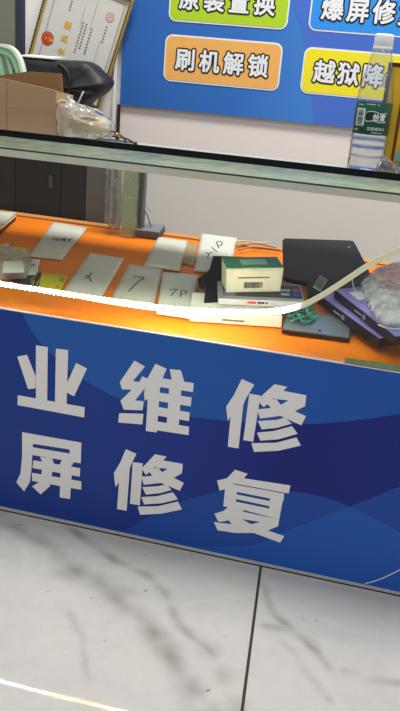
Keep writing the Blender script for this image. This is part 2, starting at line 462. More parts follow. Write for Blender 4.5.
# overlap of the two lower waves, and the wave that rises on the right
lowC2 = [p for p in C2 if p.x >= xi]
right_wave = D + [Vector((D[-1].x, 0, lowC2[-1].z))] + lowC2[::-1]
sheet(clean(right_wave), .0005, 2)
lowC3 = [p for p in C3 if p.x <= xi]
xe = lowC2[-1].x
ov = lowC3 + lowC2 + [Vector((xe, 0, z0)), Vector((lowC3[0].x, 0, z0))]
sheet(clean(ov), .0006, 3)
# thin white swash
sw = catmull([fp(x, y) for x, y in ((355, 590), (362, 586), (380, 579), (400, 569.5), (425, 556))], 5)
ribbon([Vector((p.x, -.0006, p.z)) for p in sw if p.z > .0066], .0014, .0003, (0, -1, 0), bm, 4)
front = wpart('front_panel', bm, [m_base, m_up, m_mid, m_mid2, m_lett], counter)

# big characters, traced stroke by stroke
CH = [((10, 340), 5.0, [[(131,25),(190,35),(187,312),(131,300)], [(231,42),(292,50),(284,325),(226,316)], [(40,275),(375,335),(372,386),(39,324)],
        [(38,82),(86,73),(130,182),(128,240),(92,244)], [(332,114),(386,142),(322,280),(286,262),(286,215)]]),
      ((115, 355), 5.0, [[(98,27),(151,57),(90,130),(122,134),(137,106),(164,118),(150,165),(102,226),(144,230),(139,275),(45,272),(28,228),(85,172),(36,170),(25,135)],
        [(22,290),(143,293),(138,346),(17,336)], [(203,43),(259,68),(235,125),(226,160),(210,386),(155,378),(165,218),(150,228),(146,190),(160,122)],
        [(222,113),(395,140),(390,184),(222,158)], [(275,70),(330,75),(347,132),(285,125)], [(222,187),(384,211),(379,255),(219,229)], [(216,259),(374,286),(371,329),(213,301)],
        [(210,331),(371,357),(369,399),(207,374)], [(275,122),(335,132),(318,378),(258,368)]]),
      ((220, 375), 4.4444, [[(97,17),(153,42),(118,100),(104,130),(83,325),(35,317),(48,182),(35,203),(28,140),(62,88)], [(131,82),(180,90),(148,295),(104,288)],
        [(243,40),(300,52),(278,72),(195,142),(165,110)], [(262,66),(384,89),(381,118),(250,106),(232,96)], [(312,108),(383,98),(378,138),(325,163),(270,180),(178,192),(166,152),(225,146),(268,133)],
        [(207,122),(250,104),(270,132),(382,182),(362,222),(250,172)], [(170,204),(255,198),(290,188),(318,215),(250,234),(185,240)],
        [(165,255),(240,248),(320,226),(345,260),(260,284),(180,290)], [(140,302),(250,300),(340,276),(360,312),(260,335),(152,340)]]),
      ((10, 425), 5.0, [[(62,35),(358,87),(357,130),(62,84)], [(300,118),(358,87),(355,190),(300,182)], [(112,110),(302,142),(355,150),(355,190),(112,148)],
        [(62,35),(118,60),(108,230),(100,285),(72,330),(33,285),(54,240),(62,160)], [(118,175),(352,215),(350,257),(114,213)], [(112,238),(358,281),(357,322),(112,278)],
        [(152,158),(213,166),(222,200),(170,195)], [(262,172),(320,188),(300,215),(245,205)], [(165,185),(218,192),(210,250),(200,305),(155,345),(112,305),(155,280)], [(255,200),(312,210),(302,368),(250,360)]]),
      ((110, 440), 5.0, [[(80,45),(133,68),(108,120),(100,140),(84,352),(36,344),(46,210),(28,234),(20,165),(55,105)], [(115,110),(165,116),(150,325),(101,317)],
        [(225,70),(284,82),(262,105),(180,174),(160,140)], [(245,97),(364,118),(363,148),(240,138),(222,124)], [(292,140),(364,130),(360,165),(300,198),(255,213),(170,222),(158,182),(215,178),(262,160)],
        [(195,155),(238,134),(262,160),(370,213),(350,252),(235,204)], [(163,234),(240,230),(283,220),(308,248),(250,264),(180,271)],
        [(158,284),(235,280),(315,260),(340,295),(260,314),(172,320)], [(140,332),(240,330),(340,306),(360,345),(260,366),(152,372)]]),
      ((210, 465), 4.4444, [[(112,20),(168,38),(150,58),(358,90),(350,125),(105,80),(75,105),(43,112),(32,68),(75,58)], [(70,80),(123,92),(112,192),(60,181)],
        [(70,78),(330,126),(327,159),(70,108)], [(100,126),(290,164),(286,186),(100,146)], [(62,151),(315,203),(306,240),(150,198),(62,182)], [(270,115),(330,127),(308,239),(260,228)],
        [(85,182),(152,200),(112,235),(70,248),(38,250),(20,215),(60,203)], [(145,206),(308,241),(303,272),(230,252),(140,238),(100,235)],
        [(230,250),(303,270),(255,290),(205,300),(110,300),(35,288),(18,252),(105,263),(180,263)], [(100,232),(140,238),(190,266),(330,315),(312,343),(190,298),(100,264),(80,240)]])]
bm = bmesh.new()
for (ox, oy), s, polys in CH:
    for k, poly in enumerate(polys):
        pts = [at_y(ox+x/s, oy+y/s, 0) for x, y in poly]
        prism([(p.x, -.0006, p.z) for p in pts], (0, -.0006-.00004*k, 0), bm)
wpart('lettering', bm, m_lett, counter, front)
# trims of the panel, deck, glass
wpart('top_trim', box(XL, XR, -.0012, .004, ZD-.0012, ZD+.0006), mat('white_edge_trim', (216, 210, 204), .5, .4), counter)
wpart('bottom_trim', box(XL, XR, -.0035, .010, .0022, .0064), m_alu, counter)
wpart('foot_strip', box(XL, XR, -.0045, .012, .0002, .0022), m_grime, counter)
DD = .458
bm = bmesh.new(); nx, ny = 60, 20
vs = [[bm.verts.new((XL+.002+(XR-XL-.004)*i/nx, .0045+DD*j/ny, -.0022+.0006*noise.noise(Vector((i*.7, j*.7, 0))))) for i in range(nx+1)] for j in range(ny+1)]
for j in range(ny):
    for i in range(nx): bm.faces.new((vs[j][i], vs[j][i+1], vs[j+1][i+1], vs[j+1][i])).smooth = True
r = bmesh.ops.extrude_face_region(bm, geom=bm.faces[:]); bmesh.ops.translate(bm, verts=[v for v in r['geom'] if isinstance(v, bmesh.types.BMVert)], vec=(0, 0, -.012))
bm.transform(MD); wpart('orange_deck', bm, m_orange, counter)
bm = bmesh.new(); merge(bm, box(XL+.002, XR-.002, .445, DD+.004, -.0015, .0012), MD)
wpart('deck_edge', bm, mat('pale_wood_edge', (206, 142, 76), .6, .3), counter)
m_glass = glass('clear_glass', (248, 250, 248), gloss=.4)
m_glass_top = glass('green_glass', (226, 236, 228), gloss=.45, rough=.30, milk=.38, milkcol=(150, 170, 146))
m_gedge = mat('ground_glass_edge', (184, 186, 164), .45, .5, var=.12, scale=30)
wpart('front_glass', box(XL, XR, .0055, .0105, ZD+.004, ZG-.0125), m_glass, counter)
GT = .0125
gt = wpart('top_glass', box(XL, XR, 0, .236, ZG-.011, ZG), m_glass_top, counter)
wpart('ground_edge', box(XL, XR, -.0012, -.0001, ZG-GT, ZG-.0016), m_gedge, counter, gt)
wpart('arris_shade', box(XL, XR, -.0014, .0030, ZG-.0014, ZG+.0006), mat('arris_shade_line', (44, 48, 42), .7, .3), counter, gt)  # dark strip paints the shading of the glass's front arris
wpart('black_border', box(XL, XR, .146, .235, ZG+.0002, ZG+.0012), m_black, counter, gt)
wpart('rear_shelf', box(XL, XR, .2365, .352, ZG-.020, ZG-.008), mat('grey_shelf', (150, 156, 150), .6, .3), counter)
# clear green end of the lower glass channel at the right, over the panel
ra, rb = at_y(345, 358, 0), at_y(430, 372, 0)
bm = bmesh.new()
prism([(ra.x, -.0016, ZD+.0020), (rb.x, -.0016, ZD+.0020), (rb.x, -.0016, ZD+.0125), (ra.x, -.0016, ZD+.0090)], (0, .004, 0), bm)
wpart('glass_channel', bm, mat('mossy_glass_edge', (118, 132, 92), .3, .6, var=.5, scale=70), counter)
# ends and carcass
for nm, x0, x1 in (('end_panel', XL-.012, XL), ('end_panel', XR, XR+.012)):
    wpart(nm, box(x0, x1, .0, .352, 0, ZD), mat('end_white', (200, 200, 200), .6, .3), counter)
    wpart('end_glass', box(x0, x1, .002, .35, ZD, ZG-.02), m_glass, counter)
bm = box(XL, XR, .440, .455, .0, .435)
wpart('rear_panel', bm, m_greylam, counter)
# glass upright at the back left of the shelf and the grey metal post beside it
gy0 = .40
p1, p2 = at_y(122.5, 200, gy0), at_y(137, 200, gy0)
deckz = lambda y: ZD+y*math.tan(TILT)
wpart('glass_upright', box(p1.x, p2.x, gy0, gy0+.010, deckz(gy0)+.004, at_y(130, 150, gy0).z), glass('green_glass_upright', (214, 226, 208), milk=.42, milkcol=(206, 212, 178)), counter)
p1, p2 = at_y(137.2, 200, .42), at_y(144, 200, .42)
wpart('metal_post', box(p1.x, p2.x, .415, .435, deckz(.43)+.002, at_y(140, 152, .42).z, bev=.002), mat('grey_metal', (92, 96, 100), .4, .5, metal=.4), counter)

# ------------------------------------------------------------------ LED strip lying along the front of the case
led_px = [(-60, 273), (-20, 280), (10, 285), (40, 289.5), (70, 294.5), (100, 299.5), (130, 304), (160, 308), (190, 310.5), (220, 312), (250, 312.5), (275, 311.5), (300, 306), (318, 297.5), (340, 284), (365, 267.5), (385, 256.5), (405, 248), (440, 236)]
path = catmull([at_y(x, y, .0205) for x, y in led_px], 10)
def wdt(x): return 1.0
xl_on = at_y(268, 312, .02).x; xl_off = at_y(296, 308, .02).x
strip = thing('led_strip', 'glowing white LED strip light bowing along the front inside the glass case', 'light strip', path[0])
import bisect
TW = [(-1.0, 8), (at_y(60, 293, 0).x, 8), (at_y(105, 300, 0).x, 40), (at_y(150, 307, 0).x, 58), (at_y(200, 311, 0).x, 95), (at_y(262, 312, 0).x, 105), (at_y(292, 308, 0).x, 178), (2, 185)]
def twist(x):
    for (x0, a0), (x1, a1) in zip(TW, TW[1:]):
        if x0 <= x <= x1: return math.radians(a0+(a1-a0)*(x-x0)/(x1-x0))
    return 0
def sweep(sec, bm, mi=None):
    rings = []
    for i, p in enumerate(path):
        t = (path[min(i+1, len(path)-1)]-path[max(i-1, 0)]); t.normalize()
        u = Vector((0, -1, 0)); w = t.cross(u).normalized()
        if w.z < 0: w = -w
        th = twist(p.x); u2 = u*math.cos(th)+w*math.sin(th); w2 = w*math.cos(th)-u*math.sin(th)
        rings.append([bm.verts.new(p+u2*a+w2*b) for a, b in sec])
    n = len(sec)
    for i in range(len(rings)-1):
        for k in range(n):
            f = bm.faces.new((rings[i][k], rings[i][(k+1)%n], rings[i+1][(k+1)%n], rings[i+1][k]))
    bm.faces.new(rings[0][::-1]); bm.faces.new(rings[-1])
def ledmat(name, rgb, on, dots, rough=.4):
    M = bpy.data.materials.new(name); M.use_nodes = True; nt = M.node_tree; b = nt.nodes['Principled BSDF']
    b.inputs['Base Color'].default_value = (*lin(rgb), 1); b.inputs['Roughness'].default_value = rough
    tc = nt.nodes.new('ShaderNodeTexCoord'); sp = nt.nodes.new('ShaderNodeSeparateXYZ'); nt.links.new(tc.outputs['Object'], sp.inputs[0])
    ox = path[0].x
    mr = nt.nodes.new('ShaderNodeMapRange'); mr.inputs['From Min'].default_value = xl_on-ox; mr.inputs['From Max'].default_value = xl_off-ox
    mr.inputs['To Min'].default_value = on; mr.inputs['To Max'].default_value = on
    nt.links.new(sp.outputs[0], mr.inputs['Value']); val = mr.outputs['Result']
    if dots:
        a = nt.nodes.new('ShaderNodeMath'); a.operation = 'MULTIPLY'; a.inputs[1].default_value = 2*PI/.0088; nt.links.new(sp.outputs[0], a.inputs[0])
        s = nt.nodes.new('ShaderNodeMath'); s.operation = 'SINE'; nt.links.new(a.outputs[0], s.inputs[0])
        m2 = nt.nodes.new('ShaderNodeMapRange'); m2.inputs['From Min'].default_value = .0; m2.inputs['From Max'].default_value = .8; m2.inputs['To Min'].default_value = .04; m2.inputs['To Max'].default_value = 1.6
        nt.links.new(s.outputs[0], m2.inputs['Value'])
        mu = nt.nodes.new('ShaderNodeMath'); mu.operation = 'MULTIPLY'; nt.links.new(val, mu.inputs[0]); nt.links.new(m2.outputs['Result'], mu.inputs[1]); val = mu.outputs[0]
    if not dots:       # the silicone glows where the diodes behind it are bright
        c2 = nt.nodes.new('ShaderNodeValToRGB'); m3 = nt.nodes.new('ShaderNodeMapRange')
        la, lb = at_y(40, 290, .02).x-ox, at_y(302, 306, .02).x-ox
        m3.inputs['From Min'].default_value = la; m3.inputs['From Max'].default_value = lb; nt.links.new(sp.outputs[0], m3.inputs['Value'])
        nt.links.new(m3.outputs['Result'], c2.inputs['Fac']); e2 = c2.color_ramp.elements
        e2[0].position = 0; e2[0].color = (.004, .004, .004, 1); e2[1].position = 1; e2[1].color = (.004, .004, .004, 1)
        for p_, v_ in ((.12, .12), (.3, .5), (.5, 1), (.8, 1), (.9, .4)): q_ = e2.new(p_); q_.color = (v_, v_, v_, 1)
        mu = nt.nodes.new('ShaderNodeMath'); mu.operation = 'MULTIPLY'; mu.inputs[1].default_value = on; nt.links.new(c2.outputs['Color'], mu.inputs[0]); val = mu.outputs[0]
    nt.links.new(val, b.inputs['Emission Strength'])
    # the middle diodes are a warmer white
    cr = nt.nodes.new('ShaderNodeValToRGB'); e = cr.color_ramp.elements
    mr2 = nt.nodes.new('ShaderNodeMapRange'); mr2.inputs['From Min'].default_value = -.5-ox; mr2.inputs['From Max'].default_value = .1-ox
    nt.links.new(sp.outputs[0], mr2.inputs['Value']); nt.links.new(mr2.outputs['Result'], cr.inputs['Fac'])
    st = [(0, (232, 238, 255)), (.30, (240, 244, 255)), (.38, (255, 214, 140)), (.52, (255, 212, 136)), (.60, (255, 244, 224)), (1, (255, 244, 222))]
    while len(e) < len(st): e.new(.5)
    for k, (p, c) in enumerate(st): e[k].position = p; e[k].color = (*lin(c), 1)
    nt.links.new(cr.outputs['Color'], b.inputs['Emission Color'])
    return M
bm = bmesh.new(); sweep([(-.0026, -.0040), (.0024, -.0040), (.0024, .0040), (-.0026, .0040)], bm)
wpart('silicone_body', bm, ledmat('led_silicone', (232, 226, 192), 30.0, False), strip)
bm = bmesh.new(); sweep([(.00245, -.0039), (.0035, -.0034), (.0035, .0028), (.00245, .0034)], bm)
wpart('diode_face', bm, ledmat('led_diodes', (236, 234, 214), 60, True), strip)

# ------------------------------------------------------------------ things lying on the sloping shelf
def dpart(name, bm, mats, root, parent=None, smooth=False):
    bm.transform(MD); return wpart(name, bm, mats, root, parent, smooth)
def dthing(name, label, cat, u, v, h=0, group=None): return thing(name, label, cat, MD @ T(u, v, h), group)
def sleeve(px4, h, t, label, mt, strokes=(), pw=.0013, group=None, name='screen_sleeve', cat='sleeve', ink=None, wob=.0004):
    P = [dk(x, y, h) for x, y in px4]              # back-left, back-right, front-right, front-left
    c = sum(P, Vector())/4
    root = dthing(name, label, cat, c.x, c.y, h, group)
    bm = bmesh.new(); NX, NY = 10, 18; top = []; bot = []
    for j in range(NY+1):
        tr = []; br = []
        for i in range(NX+1):
            s, r = i/NX, j/NY
            p = (P[0]*(1-s)+P[1]*s)*(1-r)+(P[3]*(1-s)+P[2]*s)*r
            k = (1-(2*s-1)**6)*(1-(2*r-1)**8)
            z = h+.0004+(t-.0004)*k**.5 + (wob*noise.noise(Vector((p.x*40, p.y*40, h*999))) if 0 < i < NX and 0 < j < NY else 0)
            tr.append(bm.verts.new((p.x, p.y, z)))
            br.append(bm.verts.new((p.x, p.y, h)) if i in (0, NX) or j in (0, NY) else None)
        top.append(tr); bot.append(br)
    for j in range(NY):
        for i in range(NX): bm.faces.new((top[j+1][i], top[j+1][i+1], top[j][i+1], top[j][i])).smooth = True
    rim = [(0, i) for i in range(NX+1)]+[(j, NX) for j in range(1, NY+1)]+[(NY, i) for i in range(NX-1, -1, -1)]+[(j, 0) for j in range(NY-1, 0, -1)]
    for k in range(len(rim)):
        a, b = rim[k], rim[(k+1) % len(rim)]
        bm.faces.new((top[a[0]][a[1]], top[b[0]][b[1]], bot[b[0]][b[1]], bot[a[0]][a[1]]))
    bm.faces.new([bot[a][b] for a, b in rim])
    dpart('sleeve_body', bm, mt, root)
    if strokes:
        bm = bmesh.new(); hh = h+t+.0003
        for s in strokes: ribbon([dk(x, y, hh) for x, y in s], pw*1.3, .0003, (0, 0, 1), bm)
        dpart('handwriting', bm, ink or m_ink, root)
    return root
m_frost = mat('frosted_sleeve', (236, 234, 222), .55, .4, var=.05, scale=30, alpha=.93, trans=.25)
m_frostw = mat('frosted_sleeve_white', (240, 242, 232), .5, .4, var=.04, scale=30, alpha=.95, trans=.25)
m_film = mat('yellowed_film', (196, 180, 132), .4, .4, alpha=.75, trans=.2)
sleeve([(53, 222), (88, 227.5), (62, 260), (29, 256.5)], .0003, .003, 'frosted screen sleeve with small scribble and a 7, nearest the dark partition', m_frost,
       [[(53, 240.5), (53.6, 237.6), (55, 239.6), (56.4, 237.4), (56.6, 240.6)], [(58, 240.8), (58.8, 238), (60, 240), (61.4, 237.8), (61.4, 241)], [(64.4, 237.9), (62.8, 240), (65.6, 240.2)], [(65, 238.6), (64.2, 241.6)], [(67, 238.6), (70.8, 239.2), (68.2, 242)]], .0016)
sleeve([(89.5, 253), (124.5, 258.5), (100, 301), (61.5, 294)], .0003, .0035, 'frosted screen sleeve marked with a black X', m_frost,
       [[(91.5, 273), (88.6, 277.2), (84.8, 278.6)], [(85.6, 275.4), (89.2, 277), (91.4, 282)]], .0016)
sleeve([(129, 264.5), (163.5, 268), (154, 306), (109.5, 302)], .0003, .0035, 'frosted screen sleeve marked with a single large 7', m_frost,
       [[(133.4, 276.2), (139, 276.6), (144, 277.6), (137, 282.6), (128.8, 291.4)]], .0016)
sleeve([(158, 237), (187.5, 241), (179.5, 271), (143.5, 266)], .0040, .003, 'unmarked frosted screen sleeve behind the one marked 7P', m_frost)
sleeve([(184, 243), (198, 243.5), (194, 266), (181, 263)], .0003, .002, 'narrow yellowed film strip between two frosted sleeves', m_film, name='film_strip', cat='film')
sleeve([(163, 272), (198, 275), (192, 319), (156.5, 314)], .0045, .0035, 'frosted white screen sleeve marked 7P', m_frostw,
       [[(170, 290), (173.4, 289.4), (177, 289.6), (173.4, 292.6), (171.2, 296)], [(181.2, 291), (180.4, 297)], [(181, 291), (185, 290.6), (186.6, 292), (185, 294), (181, 294.2)]], .0014)
sleeve([(201.5, 233.5), (237, 238), (230, 273), (194, 271)], .0028, .003, 'frosted white screen sleeve with sideways pen writing above the black pouch', m_frostw,
       [[(216.4, 242), (218.6, 248)], [(216.4, 242), (220.2, 241.2), (222.4, 243), (221.2, 245.6), (217.6, 245.6)], [(211.5, 247), (217, 252)], [(206, 252.4), (209, 254), (212.6, 251.8)], [(209, 254), (207.4, 258.4)]], .0015)

# small grey box at the back with a wire
def frame_box(A, B, h0):
    """deck-space frame with x along A->B and y into the case"""
    x = (B-A); w = x.length; x.normalize(); y = Vector((-x.y, x.x, 0))
    Mx = Matrix(((x.x, y.x, 0, A.x), (x.y, y.y, 0, A.y), (0, 0, 1, h0), (0, 0, 0, 1)))
    return Mx, w
def local_box(Mx, *a, **k):
    b = box(*a, **k); b.transform(Mx); return b
Mx, w = frame_box(dk(133.5, 236.5, .0), dk(154, 239, .0), 0)
r = dthing('cable_box', 'small grey box with lighter lid at the foot of the metal post', 'box', Mx[0][3], Mx[1][3])
dpart('box_body', local_box(Mx, 0, w*1.25, .0, .05, .0005, .013, bev=.0015), mat('slate_plastic', (86, 84, 88), .6, .3), r)
dpart('lid', local_box(Mx, .001, w*1.25-.001, .001, .049, .0132, .016, bev=.001), mat('slate_lid', (128, 126, 132), .55, .3), r)
single('wire', tube(catmull([at_y(x, y, .43) for x, y in ((138.5, 206), (143, 209), (147.5, 216), (151, 227))], 6), .0011), m_cable,
       'thin dark wire dropping beside the metal post to the grey box', 'wire', T(*at_y(151, 227, .43)), smooth=True)
single('wire', tube(catmull([at_y(x, y, .432) for x, y in ((139, 203), (143, 204.5), (148, 208), (151, 212))], 6), .0008), mat('tan_wire', (170, 140, 100), .5, .4),
       'short tan wire end sticking out beside the metal post', 'wire', T(*at_y(139, 203, .432)), smooth=True)

# left end: tablet, connector, clear blister, tag, sticker card
P = [dk(x, y, .016) for x, y in ((16.2, 212.2), (2, 224.5), (-20, 243), (-44, 226), (-14, 211))]
r = dthing('tablet', 'pale green backed tablet stack corner at the left end of the shelf', 'tablet', P[1].x, P[1].y)
def lay(a, b, ins=0):
    c = sum(P, Vector())/5
    return prism([((p.x-c.x)*(1-ins)+c.x, (p.y-c.y)*(1-ins)+c.y, a) for p in P], (0, 0, b-a), bev=.0008)
dpart('dark_body', lay(.0005, .0065, .01), m_blackpl, r)
dpart('white_rim', lay(.0066, .0095), m_paperw, r)
dpart('cover', lay(.0096, .016, .006), mat('pale_green_cover', (206, 214, 196), .4, .4, var=.1), r)
bm = bmesh.new(); c = dk(6, 245, .004)
tube([dk(-4, 247.5, .004), dk(5, 246, .004), dk(8, 245, .004)], .003, 10, bm, 0); tube([dk(8, 245, .004), dk(12.5, 243.5, .004)], .0018, 8, bm, 1)
bm.transform(MD); single('connector', bm, [m_paperw, m_gold], 'small plug connector with brass tip at the left edge of the shelf', 'connector', MD @ T(c.x, c.y, 0), smooth=True)
r = dthing('blister_pack', 'clear plastic blister pack holding a white card, left end of the shelf', 'package', *dk(12, 268)[:2])
base = [dk(x, y, .001) for x, y in ((-12, 280), (26, 279), (33, 266), (31, 256), (-12, 252))]
c = sum(base, Vector())/5; bm = bmesh.new()
lo = [bm.verts.new((p.x, p.y, .0008)) for p in base]; hi = [bm.verts.new(((p.x-c.x)*.9+c.x, (p.y-c.y)*.86+c.y, .02)) for p in base]
bm.faces.new(lo[::-1]); bm.faces.new(hi)
for i in range(5): bm.faces.new((lo[i], lo[(i+1)%5], hi[(i+1)%5], hi[i]))
dpart('blister', bm, glass('clear_blister', (246, 248, 244), gloss=.8, rough=.1, milk=.5, milkcol=(236, 240, 226)), r)
P4 = [dk(x, y, .0206) for x, y in ((3.5, 261.5), (22.5, 261), (24.5, 272.5), (2.5, 273))]
dpart('card', prism([(p.x, p.y, .0202) for p in P4], (0, 0, .0008)), mat('cream_card', (224, 220, 204), .7, .2), r)
P4 = [dk(x, y, .017) for x, y in ((17, 250.5), (22, 250.5), (21, 256), (18.5, 256))]
dpart('green_dot', prism([(p.x, p.y, .0203) for p in P4], (0, 0, .0006)), mat('lime_sticker', (176, 190, 50), .5, .3), r)
root = sleeve([(30.5, 259), (40.3, 259.5), (36.8, 275), (27.5, 276)], .0008, .0022, 'small whitish paper tag beside the clear blister pack', m_paperw, [[(32.6, 264.2), (34.2, 265), (33.4, 265.8)]], .0016, name='paper_tag', cat='tag', wob=0)
r = dthing('sticker_card', 'black and lime yellow printed card lying behind the LED strip', 'card', *dk(45, 283)[:2])
def flat(px, a, b): return prism([(lambda q: (q.x, q.y, a))(dk(x, y, a)) for x, y in px], (0, 0, b-a))
dpart('black_section', flat([(3, 275.5), (41.5, 273), (38, 289.5), (28, 287.5), (14, 281.5)], .0004, .0016), mat('black_print', (48, 46, 44), .5, .3), r)
ys = dpart('yellow_section', flat([(41.8, 273.5), (68.5, 276.5), (60, 292.5), (38.4, 289.6)], .0004, .0016), mat('lime_yellow_print', (200, 186, 30), .45, .3), r)
bm = bmesh.new()
for s in ([(60.5, 277.5), (59, 280.5), (61, 281.2), (62.6, 278.4), (60.5, 277.5)], [(64.4, 278.2), (62.9, 281.6)], [(42, 287.5), (46, 287), (50, 289.5)]): ribbon([dk(x, y, .0017) for x, y in s], .0011, .0003, (0, 0, 1), bm, 0)
for s in ([(56.6, 285.8), (58.2, 287.6)],): ribbon([dk(x, y, .0017) for x, y in s], .003, .0003, (0, 0, 1), bm, 1)
for s in ([(31, 285), (33.5, 284)], [(30.5, 282), (34, 280.5)], [(31, 279.5), (35, 277.5)], [(36, 287), (39.5, 279)], [(33, 287), (37, 286)], [(33, 276), (37, 275)], [(32, 283.5), (35.5, 282)]): ribbon([dk(x, y, .0017) for x, y in s], .0016, .0003, (0, 0, 1), bm, 2)
dpart('printed_marks', bm, [m_ink, mat('orange_ink', (216, 96, 30), .5, .3), mat('yellow_ink', (206, 200, 60), .5, .3)], r)

# stack in the middle: long white carton, black pouch, screen box, green lidded carton
H1 = .022
Mx, w = frame_box(dk(189, 321.5), dk(281, 328), 0); dpt = .072
r = dthing('white_carton', 'long flat white carton at the bottom of the stack behind the LED strip', 'carton', Mx[0][3], Mx[1][3])
dpart('carton_body', local_box(Mx, 0, w, 0, dpt, .0004, H1, bev=.0012), mat('white_carton_board', (222, 218, 204), .6, .3), r)
bm = bmesh.new(); x = .055
for k in range(13):
    ww = .0016+.0012*((k*7) % 3)/2; b = box(x, x+ww, -.0006, -.0001, .006, .0092); b.transform(Mx); merge(bm, b); x += ww+.0008
dpart('printed_line', bm, m_ink, r)
r = dthing('black_pouch', 'flat black pouch with a folded strap lying under the screen box', 'pouch', *dk(222, 290, H1)[:2], H1)
px = [(213, 256), (244, 257), (244, 300), (204, 302), (206, 283)]
Q = [dk(x, y, H1+.0025) for x, y in px]
dpart('pouch_body', prism([(q.x, q.y, H1+.0004) for q in Q], (0, 0, .0028), bev=.001), mat('black_fabric', (26, 27, 30), .85, .15, bump=.2, scale=150), r)
Q = [dk(x, y, H1+.0020) for x, y in ((197.5, 279), (205, 273.5), (211.5, 268), (206.5, 283), (204.5, 289.5), (199, 287.5))]
dpart('strap', prism([(q.x, q.y, H1+.0006) for q in Q], (0, 0, .0022), bev=.0008), mat('black_fabric_strap', (32, 32, 36), .8, .2), r)
H2 = H1+.0036; H3 = H2+.0115
A, B = dk(218, 304.3, H2), dk(304, 308, H2); Mx, w = frame_box(A, B, 0)
back = dk(219, 281, H3); dpt = (back-A).dot(Vector((Mx[0][1], Mx[1][1], 0)))
r = dthing('screen_box', 'flat screen box with black printed top, directly under the green topped carton', 'box', A.x, A.y, H2)
dpart('box_body', local_box(Mx, 0, w, 0, dpt, H2, H3-.0006, bev=.0008), mat('white_gloss_board', (176, 178, 182), .4, .4), r)
tp = dpart('box_top', local_box(Mx, .0, w, .0, dpt, H3-.0005, H3), mat('pale_grey_print', (140, 142, 148), .4, .4), r)
bm = bmesh.new()
def dec(x0, x1, y0, y1, mi, z=H3): b = box(x0, x1, y0, y1, z+.00005, z+.0003, mi=mi); b.transform(Mx); merge(bm, b)
dec(w*.06, w*.985, dpt*.16, dpt*.9, 0)
dec(w*.07, w*.20, dpt*.18, dpt*.42, 1, H3+.0003)
for k in range(7): dec(w*(.08+.018*k), w*(.088+.018*k), dpt*.2, dpt*.38, 0, H3+.0006)
dec(w*.74, w*.84, dpt*.30, dpt*.42, 1, H3+.0003); dec(w*.74, w*.86, dpt*.54, dpt*.66, 1, H3+.0003)
dec(w*.90, w*.96, dpt*.55, dpt*.72, 2, H3+.0003); dec(w*.885, w*.95, dpt*.28, dpt*.42, 3, H3+.0003)
dpart('printed_top', bm, [mat('black_gloss_print', (14, 15, 18), .35, .4), mat('grey_print', (160, 162, 164), .5, .3), mat('red_print', (196, 44, 40), .45, .4), mat('blue_print', (40, 70, 160), .45, .4)], r, tp)
bm = bmesh.new()
for x0, x1, mi in ((.34, .44, 0), (.46, .48, 1), (.485, .50, 1), (.505, .53, 1), (.54, .55, 1), (.56, .575, 1)):
    b = box(w*x0, w*x1, -.0005, -.0001, H2+.004, H2+.0078, mi=mi); b.transform(Mx); merge(bm, b)
dpart('printed_front', bm, [MATS['red_print'], m_ink, MATS['grey_print']], r)
H4 = H3+.0010
A, B = dk(226.3, 292.4, H4), dk(280, 291.4, H4); Mx, w = frame_box(A, B, 0); hh = .043; dpt = .048
r = dthing('parts_carton', 'small white carton with green top and a barcode label on its front', 'carton', A.x, A.y, H4)
b = bmesh.new(); e = .002
quad_box(b, [(0, 0, H4), (w, 0, H4), (w, dpt, H4), (0, dpt, H4), (-e, 0, H4+hh), (w+e, 0, H4+hh), (w+e, dpt, H4+hh), (-e, dpt, H4+hh)])
b.transform(Mx); dpart('carton_body', b, mat('pale_carton', (184, 188, 168), .45, .4, var=.04), r)
b = local_box(Mx, -e, w+e, 0, dpt, H4+hh+.0002, H4+hh+.0018, bev=.0006)
lid = dpart('green_lid', b, mat('green_lid_film', (58, 132, 88), .3, .5, var=.12), r)
b = local_box(Mx, w*.28, w*.76, .012, .036, H4+hh+.0019, H4+hh+.0024); dpart('lid_label', b, mat('pale_green_label', (168, 196, 172), .4, .4), r, lid)
b = local_box(Mx, .006, w-.004, -.0006, -.0001, H4+.005, H4+hh-.004); lab = dpart('label', b, mat('cream_label', (196, 196, 174), .6, .3), r)
bm = bmesh.new(); x = w*.31; random.seed(3)
while x < w*.66:
    ww = random.choice((.0005, .0008, .0013)); b = box(x, x+ww, -.0010, -.0007, H4+.0075, H4+.0185); b.transform(Mx); merge(bm, b); x += ww+random.choice((.0004, .0007))
x = w*.2
while x < w*.78:
    ww = random.choice((.0014, .002)); b = box(x, x+ww, -.0010, -.0007, H4+.0255, H4+.0280); b.transform(Mx); merge(bm, b); x += ww+.0005
dpart('barcode', bm, m_ink, r, lab)

# beige cables behind the carton
cabs = [[(236, 246), (248, 243.5), (262, 244), (276, 247)], [(238, 250), (252, 247), (266, 248), (280, 250)], [(236, 242), (246, 240.8), (256, 243), (270, 242.5)]]
for k, (pts, cl, lb) in enumerate(zip(cabs, ((206, 192, 160), (170, 136, 96), (214, 208, 190)), ('pale beige cable at the front of the cable bundle', 'brown cable in the bundle behind the green lidded carton', 'whitish cable at the back of the bundle behind the carton'))):
    Q = catmull([dk(x, y, .003+.0042*k) for x, y in pts], 6)
    bm = tube(Q, .0019); bm.transform(MD)
    single('cable', bm, mat('cable_%s' % ('beige', 'brown', 'white')[k], cl, .5, .4), lb, 'cable', MD @ T(Q[0].x, Q[0].y, 0), smooth=True)

